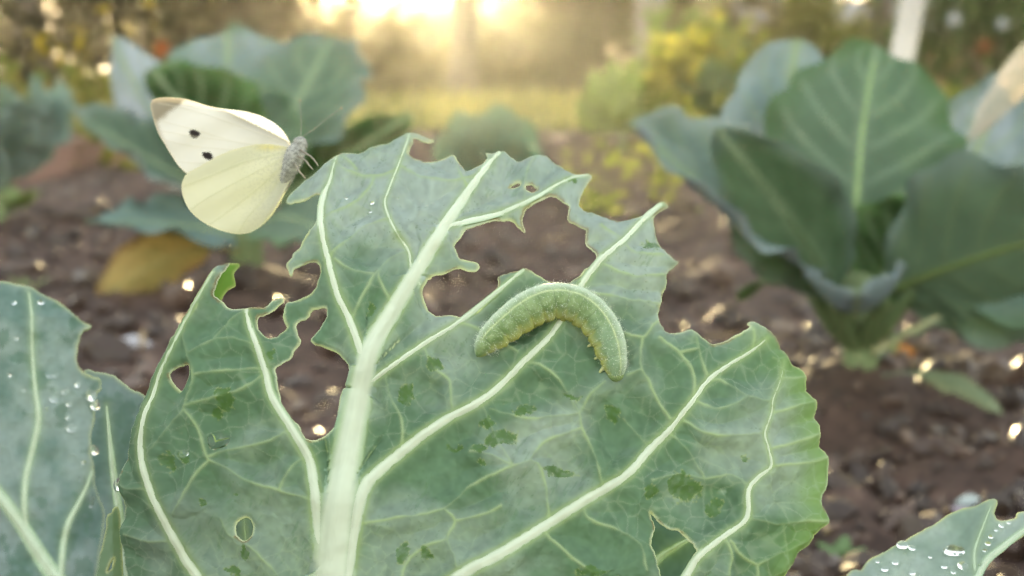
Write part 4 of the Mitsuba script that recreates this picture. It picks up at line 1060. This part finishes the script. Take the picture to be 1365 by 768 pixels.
small_plant('small rounded green cabbage just beyond the top edge of the chewed leaf', (645, 255), [(612, 148, .06, .2), (668, 140, .07, -.1), (640, 152, .03, 0), (700, 158, .02, -.4), (588, 176, .01, .4), (655, 168, -.03, 0), (625, 182, -.04, .2), (690, 186, -.04, -.2)], .043, (0.19, 0.31, 0.18), (0.26, 0.38, 0.27), (0.34, 0.45, 0.28), 5)
small_plant('yellow-green seedling cabbage lit from behind in the middle distance', (830, 196), [(790, 92, .04, .2), (815, 80, .05, 0), (846, 84, .04, -.2), (874, 102, .02, -.3), (895, 128, -.02, -.5), (774, 128, -.02, .4), (828, 112, -.03, 0), (852, 138, -.05, -.2)], .042, (0.36, 0.47, 0.06), (0.52, 0.58, 0.08), (0.5, 0.56, 0.2), 6)
small_brassica('cabbage_plant', 'tall loose green plant left of the big cabbage at the right', 'cabbage', gpt(965, 195), .26, 11, 7, (0.16, 0.26, 0.14), (0.24, 0.34, 0.10), up=1.0, wid=.24)
small_brassica('cabbage_plant', 'pale green plant cut by the left edge of the picture', 'cabbage', gpt(0, 300), .17, 12, 8, (0.24, 0.34, 0.29), (0.36, 0.45, 0.42), up=.85, wid=.32)
small_brassica('weed', 'low yellow-green weed under the left edge plant', 'weed', gpt(15, 285), .05, 8, 9, (0.22, 0.28, 0.04), (0.3, 0.34, 0.05), up=.5)
small_brassica('weed', 'tiny green seedling on the soil right of the chewed leaf', 'weed', gpt(1120, 705), .012, 5, 11, (0.16, 0.28, 0.06), (0.2, 0.33, 0.08), up=.4)
small_brassica('weed', 'tiny weed at the top of the left leaf', 'weed', gpt(40, 392), .02, 6, 12, (0.22, 0.30, 0.05), (0.28, 0.34, 0.05), up=.5)
small_brassica('weed', 'yellowish weed in the middle distance beside the seedling cabbage', 'weed', gpt(985, 222), .07, 10, 13, (0.38, 0.34, 0.05), (0.45, 0.38, 0.05), up=.8)

# dry husk hanging in at the right edge, fallen stalks and leaves
dry = thing('dry_leaf', 'long bleached dry leaf hanging in at the right edge', 'dry leaf')
m, c, mr = param_leaf(base=px(1440, 10, D1 - .05), ctrl=px(1362, 92, D1 - .055), tip=px(1290, 188, D1 - .06), side=(0.7, 0.15, 0.55), width=.010, cup=.3, ruffle=.12, seed=51, c_face=(0.66, 0.60, 0.48), c_edge=(0.72, 0.67, 0.56), c_vein=(0.6, 0.55, 0.46), petiole=.02)
put(dry, 'blade', P(m, 'far_leaf_skin', c))
put(dry, 'midrib', P(mr, 'vein_skin', flat_colour(mr, [0.55, 0.5, 0.4], .2)))
fl = thing('fallen_leaf', 'thin withered green leaf lying on the soil right of the stem', 'fallen leaf')
m, c, mr = param_leaf(base=px(1175, 502, D1 - .01), ctrl=px(1260, 480, D1 - .05), tip=px(1335, 552, D1 - .10), side=(0.3, 1, 0.3), width=.008, cup=.3, seed=52, c_face=(0.20, 0.23, 0.08), c_edge=(0.36, 0.36, 0.18), petiole=.3)
put(fl, 'blade', P(m, 'far_leaf_skin', c))
put(fl, 'midrib', P(mr, 'vein_skin', flat_colour(mr, [0.42, 0.40, 0.2], .2)))


def pebble(x, y, r, c, label, seed, name='stone', cat='stone'):
    k = thing(name, label, cat)
    p = gpt(x, y)
    s = trimesh.creation.icosphere(subdivisions=3)
    v = np.array(s.vertices)
    v = v * (1 + 0.5 * (meshkit.fbm(v * 1.6 + seed, 3, seed) - 0.5))[:, None] * [1.2, 0.9, 0.7] * r + p + [0, 0, r * .35]
    m = (v, np.array(s.faces))
    scene[k] = P(m, 'matte', flat_colour(m, c, .2, seed, 200))


pebble(177, 447, .010, [0.46, 0.45, 0.48], 'pale stone on the soil below the yellowed leaf', 1)
pebble(1296, 640, .005, [0.42, 0.48, 0.46], 'pale bluish stone on the soil above the wet leaf', 2)
pebble(1278, 650, .004, [0.38, 0.33, 0.38], 'small mauve stone beside the pale bluish one', 3)
pebble(1200, 470, .007, [0.45, 0.17, 0.03], 'rusty orange bark chip right of the cabbage stem', 4, 'bark_chip', 'bark chip')
pebble(745, 185, .02, [0.42, 0.3, 0.24], 'pinkish clod lit from behind beyond the leaf', 5, 'clod', 'soil clod')
# timber edging at the left
tb = thing('timber_board', 'weathered reddish timber edging board on the soil at the left', 'timber board')
p0, p1 = gpt(20, 232), gpt(150, 205)
dv = nz(p1 - p0)
bx = trimesh.creation.box([np.linalg.norm(p1 - p0) * 1.3, .05, .06])
M = np.eye(4)
M[:3, 0], M[:3, 1], M[:3, 2], M[:3, 3] = dv, nz(np.cross([0, 0, 1], dv)), [0, 0, 1], (p0 + p1) / 2 + [0, 0, .03]
bx.apply_transform(M)
scene[tb] = P((np.array(bx.subdivide().subdivide().vertices), np.array(bx.subdivide().subdivide().faces)), 'matte', np.tile([0.26, 0.15, 0.12], (len(bx.subdivide().subdivide().vertices), 1)), False)


# ---------------------------------------------------------------- far garden: shrubs, trees, posts, shed
def leaf_cloud(centres, radii, n, size, c0, c1, seed, flat=1.0):
    """n small bent leaves through a set of overlapping clumps."""
    r = np.random.default_rng(seed)
    w = np.asarray(radii) ** 2
    k = r.choice(len(centres), n, p=w / w.sum())
    o = nz(r.normal(size=(n, 3))) * (r.random(n) ** 0.45)[:, None]
    p = np.asarray(centres)[k] + o * np.asarray(radii)[k][:, None] * [1, 1, flat]
    d = nz(r.normal(size=(n, 3)) + [0, 0, -0.3])
    s = nz(np.cross(d, r.normal(size=(n, 3))))
    u = np.cross(d, s)
    L = size * r.uniform(0.6, 1.4, n)[:, None]
    V = np.stack([p - d * L * .5, p + s * L * .3 + u * L * .06, p + d * L * .5, p - s * L * .3 + u * L * .06], 1).reshape(-1, 3)
    k4 = np.arange(n)[:, None] * 4
    f = np.vstack([k4 + [0, 1, 2], k4 + [0, 2, 3]])
    cl = r.random(len(centres))[k] * 0.6 + r.random(n) * 0.4
    return (V, f), np.repeat(lerp(c0, c1, cl), 4, 0)


def shrub(x, dist, width, height, c0, c1, label, seed, n=2600, size=.06, name='shrub', group=None, stems=5, z0=0.0, cat='shrub'):
    t = thing(name, label, cat, group)
    r = np.random.default_rng(seed)
    b = at(x, 384, dist)
    b[2] = float(terrain(np.array([b[0]]), np.array([b[1]]))[0])
    nc = 16
    cs = b + np.stack([r.uniform(-.5, .5, nc) * width, r.uniform(-.4, .4, nc) * width, height * (z0 + (1 - z0) * r.random(nc) ** .8)], 1)
    cs[:, :2] = b[:2] + (cs[:, :2] - b[:2]) * (1 - 0.5 * (cs[:, 2:] - b[2]) / height)
    m, c = leaf_cloud(cs, r.uniform(.14, .26, nc) * min((width + height) / 2, 1.7 * height), n, size, c0, c1, seed + 1)
    put(t, 'foliage', P(m, 'foliage', c, False), None, 'stuff')
    for k in range(stems):
        e = cs[r.integers(nc)]
        pts = spline(np.array([b + [r.uniform(-.05, .05), r.uniform(-.05, .05), -.02], (b + e) / 2 + r.normal(size=3) * .04, e]), .05)
        m = tube(pts, np.linspace(.012, .004, len(pts)) * height / .8, 7)
        put(t, 'stem', P(m, 'matte', flat_colour(m, [0.12, 0.09, 0.06], .3)))
    return t


OL0, OL1 = [0.045, 0.042, 0.016], [0.10, 0.085, 0.03]
YG0, YG1 = [0.16, 0.18, 0.03], [0.32, 0.30, 0.05]
shrub(40, 6.5, 2.0, 1.2, OL0, [0.07, 0.065, 0.02], 'dense olive shrub behind the plant at the left edge', 100, 4200)
shrub(215, 8.5, 2.4, 1.5, [0.05, 0.038, 0.018], [0.10, 0.07, 0.03], 'brownish shrub above the narrow grey-blue leaf', 101, 4200)
shrub(365, 9.5, 2.2, 1.5, [0.09, 0.075, 0.03], [0.17, 0.14, 0.05], 'olive shrub left of the sun glare', 102, 3600)
shrub(455, 12, 2.4, .42, [0.10, 0.095, 0.03], [0.22, 0.19, 0.05], 'low sunlit shrub under the sun glare', 103, 2200)
shrub(600, 13, 2.6, .42, [0.12, 0.11, 0.04], [0.24, 0.2, 0.06], 'low hazy shrub at the foot of the pale trunk', 104, 2200)
shrub(790, 10, 1.3, 1.2, [0.055, 0.06, 0.022], [0.12, 0.125, 0.04], 'rounded brown-olive shrub in the middle', 105, 4600)
shrub(880, 11, 2.4, 1.6, [0.06, 0.07, 0.025], [0.13, 0.14, 0.045], 'tall olive shrub behind the thick trunk', 106, 4200)
shrub(980, 9, 1.5, 1.4, [0.085, 0.08, 0.03], [0.16, 0.14, 0.045], 'olive shrub left of the shed', 107, 3800)
shrub(1072, 7.5, .45, .9, YG0, YG1, 'yellow-green bush in front of the shed', 108, 900, .07)
shrub(1330, 5, 1.1, .75, [0.07, 0.11, 0.04], [0.14, 0.2, 0.06], 'green bush with white blooms at the top right corner', 109, 2600, .05)
shrub(1310, 7, .9, .8, [0.10, 0.12, 0.03], [0.24, 0.24, 0.05], 'mid-green bush right of the white post', 110, 2000, .05)
shrub(150, 4.0, .6, .36, [0.30, 0.24, 0.02], [0.66, 0.48, 0.03], 'yellow flowering bush at the upper left', 111, 70, .036, z0=.35)
shrub(905, 5.0, .5, .36, [0.10, 0.18, 0.04], [0.22, 0.32, 0.06], 'yellow-green sapling beside the thick trunk', 112, 260, .06, z0=.25)
shrub(930, 3.4, .35, .25, [0.14, 0.18, 0.04], [0.34, 0.32, 0.05], 'straggly yellow-green weed bush in the middle distance', 113, 260, .045)
shrub(828, 1.75, .2, .10, [0.12, 0.16, 0.04], [0.27, 0.28, 0.07], 'yellow-green weed left of the spreading cabbage leaf', 116, 130, .018, name='weed', cat='weed')
shrub(100, 2.9, .4, .2, [0.12, 0.15, 0.04], [0.3, 0.28, 0.06], 'low green-yellow weeds left of the big cabbage', 114, 300, .04)
shrub(1265, 3.2, .5, .16, [0.14, 0.18, 0.04], [0.34, 0.32, 0.05], 'low yellow-green weeds behind the right cabbage', 115, 300, .04)


def bloom(x, y, d, r, c, label, name='flower', group=None, seed=0):
    t = thing(name, label, 'flower', group)
    p = at(x, y, d)
    ms = []
    for k in range(8):
        a = k * math.pi / 4
        s = trimesh.creation.icosphere(subdivisions=2)
        v = np.array(s.vertices) * [r * .55, r * .28, r * .2] + [r * .55, 0, 0]
        R = np.array([[math.cos(a), 0, math.sin(a)], [0, 1, 0], [-math.sin(a), 0, math.cos(a)]])
        ms.append((v @ R.T, np.array(s.faces)))
        m = (v @ R.T + p, np.array(s.faces))
        put(t, 'petal', P(m, 'foliage', flat_colour(m, c, .15, seed, 80)))
    s = trimesh.creation.icosphere(subdivisions=2, radius=r * .35)
    m = (np.array(s.vertices) + p, np.array(s.faces))
    put(t, 'flower_head', P(m, 'matte', flat_colour(m, np.asarray(c) * [.8, .7, .4])))
    g = np.array([p[0] + .02, p[1], 0.0])
    m = tube(spline(np.array([g, (g + p) / 2 + [.01, 0, 0], p]), .02), r * .1, 6)
    put(t, 'stem', P(m, 'vein_skin', flat_colour(m, [0.12, 0.18, 0.05])))


bloom(216, 66, 2.2, .016, [0.42, 0.13, 0.025], 'orange bloom above the narrow grey-blue leaf')
bloom(1272, 26, 4.4, .024, [0.6, 0.62, 0.66], 'white bloom right of the white post')
bloom(1336, 32, 4.4, .02, [0.55, 0.58, 0.63], 'white bloom near the top right corner')
bloom(1312, 62, 4.2, .03, [0.28, 0.12, 0.05], 'rusty orange bloom below the white blooms')


def tree(x, dist, r0, height, lean, c_bark, label, seed, crown_z=3.2, crown_r=2.2, n=2600, c0=OL0, c1=(0.2, 0.19, 0.05)):
    t = thing('tree', label, 'tree')
    r = np.random.default_rng(seed)
    b = at(x, 384, dist)
    b[2] = float(terrain(np.array([b[0]]), np.array([b[1]]))[0]) - .05
    pts = spline(np.array([b, b + [lean * .3, 0, height * .35], b + [lean * .6, 0.1, height * .7], b + [lean, 0.1, height]]), .12)
    rr = np.interp(np.linspace(0, 1, len(pts)), [0, .06, .2, 1], [r0 * 1.5, r0 * 1.12, r0, r0 * .3])
    m = tube(pts, rr, 16)
    nn = trimesh.Trimesh(*m, process=False).vertex_normals
    v = m[0] + nn * (r0 * .18 * (meshkit.fbm(m[0] * [14, 14, 3], 3, seed) - .5))[:, None]
    put(t, 'trunk', P((v, m[1]), 'matte', flat_colour(m, c_bark, .4, seed, 12)))
    cs = []
    for k in range(6):
        s = pts[int(len(pts) * (.5 + .08 * k)) - 1]
        a = k * 2.3 + r.random()
        e = s + np.array([math.cos(a), math.sin(a), .6]) * crown_r * r.uniform(.6, .9)
        lp = spline(np.array([s, (s + e) / 2 + [0, 0, .1], e]), .1)
        m = tube(lp, np.linspace(r0 * .35, r0 * .08, len(lp)), 8)
        put(t, 'limb', P(m, 'matte', flat_colour(m, c_bark, .3, seed, 12)))
        cs += [e, (s + e) / 2 + r.normal(size=3) * .2]
    cs = np.array(cs)
    cs[:, 2] = np.maximum(cs[:, 2], crown_z)
    m, c = leaf_cloud(cs, r.uniform(.3, .55, len(cs)) * crown_r, n, .12, c0, c1, seed + 5)
    put(t, 'crown', P(m, 'foliage', c, False), None, 'stuff')


GB, BB = [0.22, 0.19, 0.17], [0.13, 0.10, 0.08]
tree(618, 11, .085, 6, .2, GB, 'slim pale trunk right of the sun glare', 301)
tree(866, 8, .075, 5, -.2, [0.28, 0.25, 0.24], 'grey trunk above the yellow-green seedling', 302)
tree(1150, 9, .06, 5, .5, BB, 'thin dark trunk leaning in front of the shed', 303)
tree(330, 15, .12, 7, .3, BB, 'dark trunk far left of the glare', 304)
tree(60, 11, .11, 6, -.2, BB, 'dark trunk at the upper left corner', 305)
tree(470, 24, .10, 7, .2, BB, 'far trunk left of the sun', 306)
tree(760, 17, .12, 7, -.3, BB, 'far trunk behind the middle shrub', 307)
tree(1010, 16, .13, 7, .2, BB, 'far trunk left of the shed', 308)

# white post and shed
po = thing('post', 'white painted post leaning right behind the rounded leaf', 'post')
p1, p0 = at(1229, -60, 3.2), at(1188, 150, 3.2)
dirp = nz(p1 - p0)
p0 = p0 - dirp * (p0[2] + .05) / dirp[2]
m = tube(np.linspace(p0, p1 + dirp * .9, 30), .0275, 24)
scene[po] = P(m, 'matte', flat_colour(m, [0.60, 0.56, 0.51], .25, 3, 9))
sh = thing('shed', 'low grey-roofed shed in the distance behind the white post', 'shed')
sc_ = at(1150, 384, 15.5)
for nm, ext, off, c in (('wall', [2.6, 1.6, .55], [0, 0, .27], [0.22, 0.12, 0.09]), ('roof', [3.0, 2.0, .05], [0, 0, .0], [0.30, 0.28, 0.28])):
    bxm = trimesh.creation.box(ext)
    if nm == 'roof':
        ms = []
        for s in (-1, 1):
            b_ = trimesh.creation.box([3.0, 1.15, .05])
            b_.apply_transform(trimesh.transformations.rotation_matrix(-s * .32, [1, 0, 0]))
            b_.apply_translation([0, s * .52, .74])
            ms.append((np.array(b_.vertices), np.array(b_.faces)))
        m = join(ms)
    else:
        m = (np.array(bxm.vertices) + off, np.array(bxm.faces))
    m = (m[0] + [sc_[0], sc_[1], 0.02], m[1])
    put(sh, nm, P(m, 'matte', flat_colour(m, c, .1), False))
dm = trimesh.creation.box([.5, .03, .45])
m = (np.array(dm.vertices) + [sc_[0] - .3, sc_[1] - .815, .26], np.array(dm.faces))
put(sh, 'door', P(m, 'matte', flat_colour(m, [0.12, 0.1, 0.09]), False))

# the far edge of the wood
r = np.random.default_rng(77)
cs = []
for k in range(420):
    a = r.uniform(-1.0, 1.0) if k < 330 else SUN_AZ + r.uniform(-0.12, 0.12)
    dist = r.uniform(30, 55) if k < 330 else r.uniform(28, 42)
    lim = 3.6 if abs(a - SUN_AZ) > 0.09 else 1.7
    cs.append([math.sin(a) * dist, math.cos(a) * dist, r.uniform(.2, lim)])
m, c = leaf_cloud(np.array(cs), np.where(np.abs(np.arctan2(np.array(cs)[:, 0], np.array(cs)[:, 1]) - SUN_AZ) > 0.09, r.uniform(.9, 1.8, 420), 0.72), 52000, .32, [0.07, 0.065, 0.025], [0.17, 0.15, 0.05], 78)
keep = None
put('', 'woods', P(m, 'foliage', c, False))
labels['woods'] = {'label': 'hazy olive edge of a wood in the far distance', 'category': 'woods', 'kind': 'stuff'}
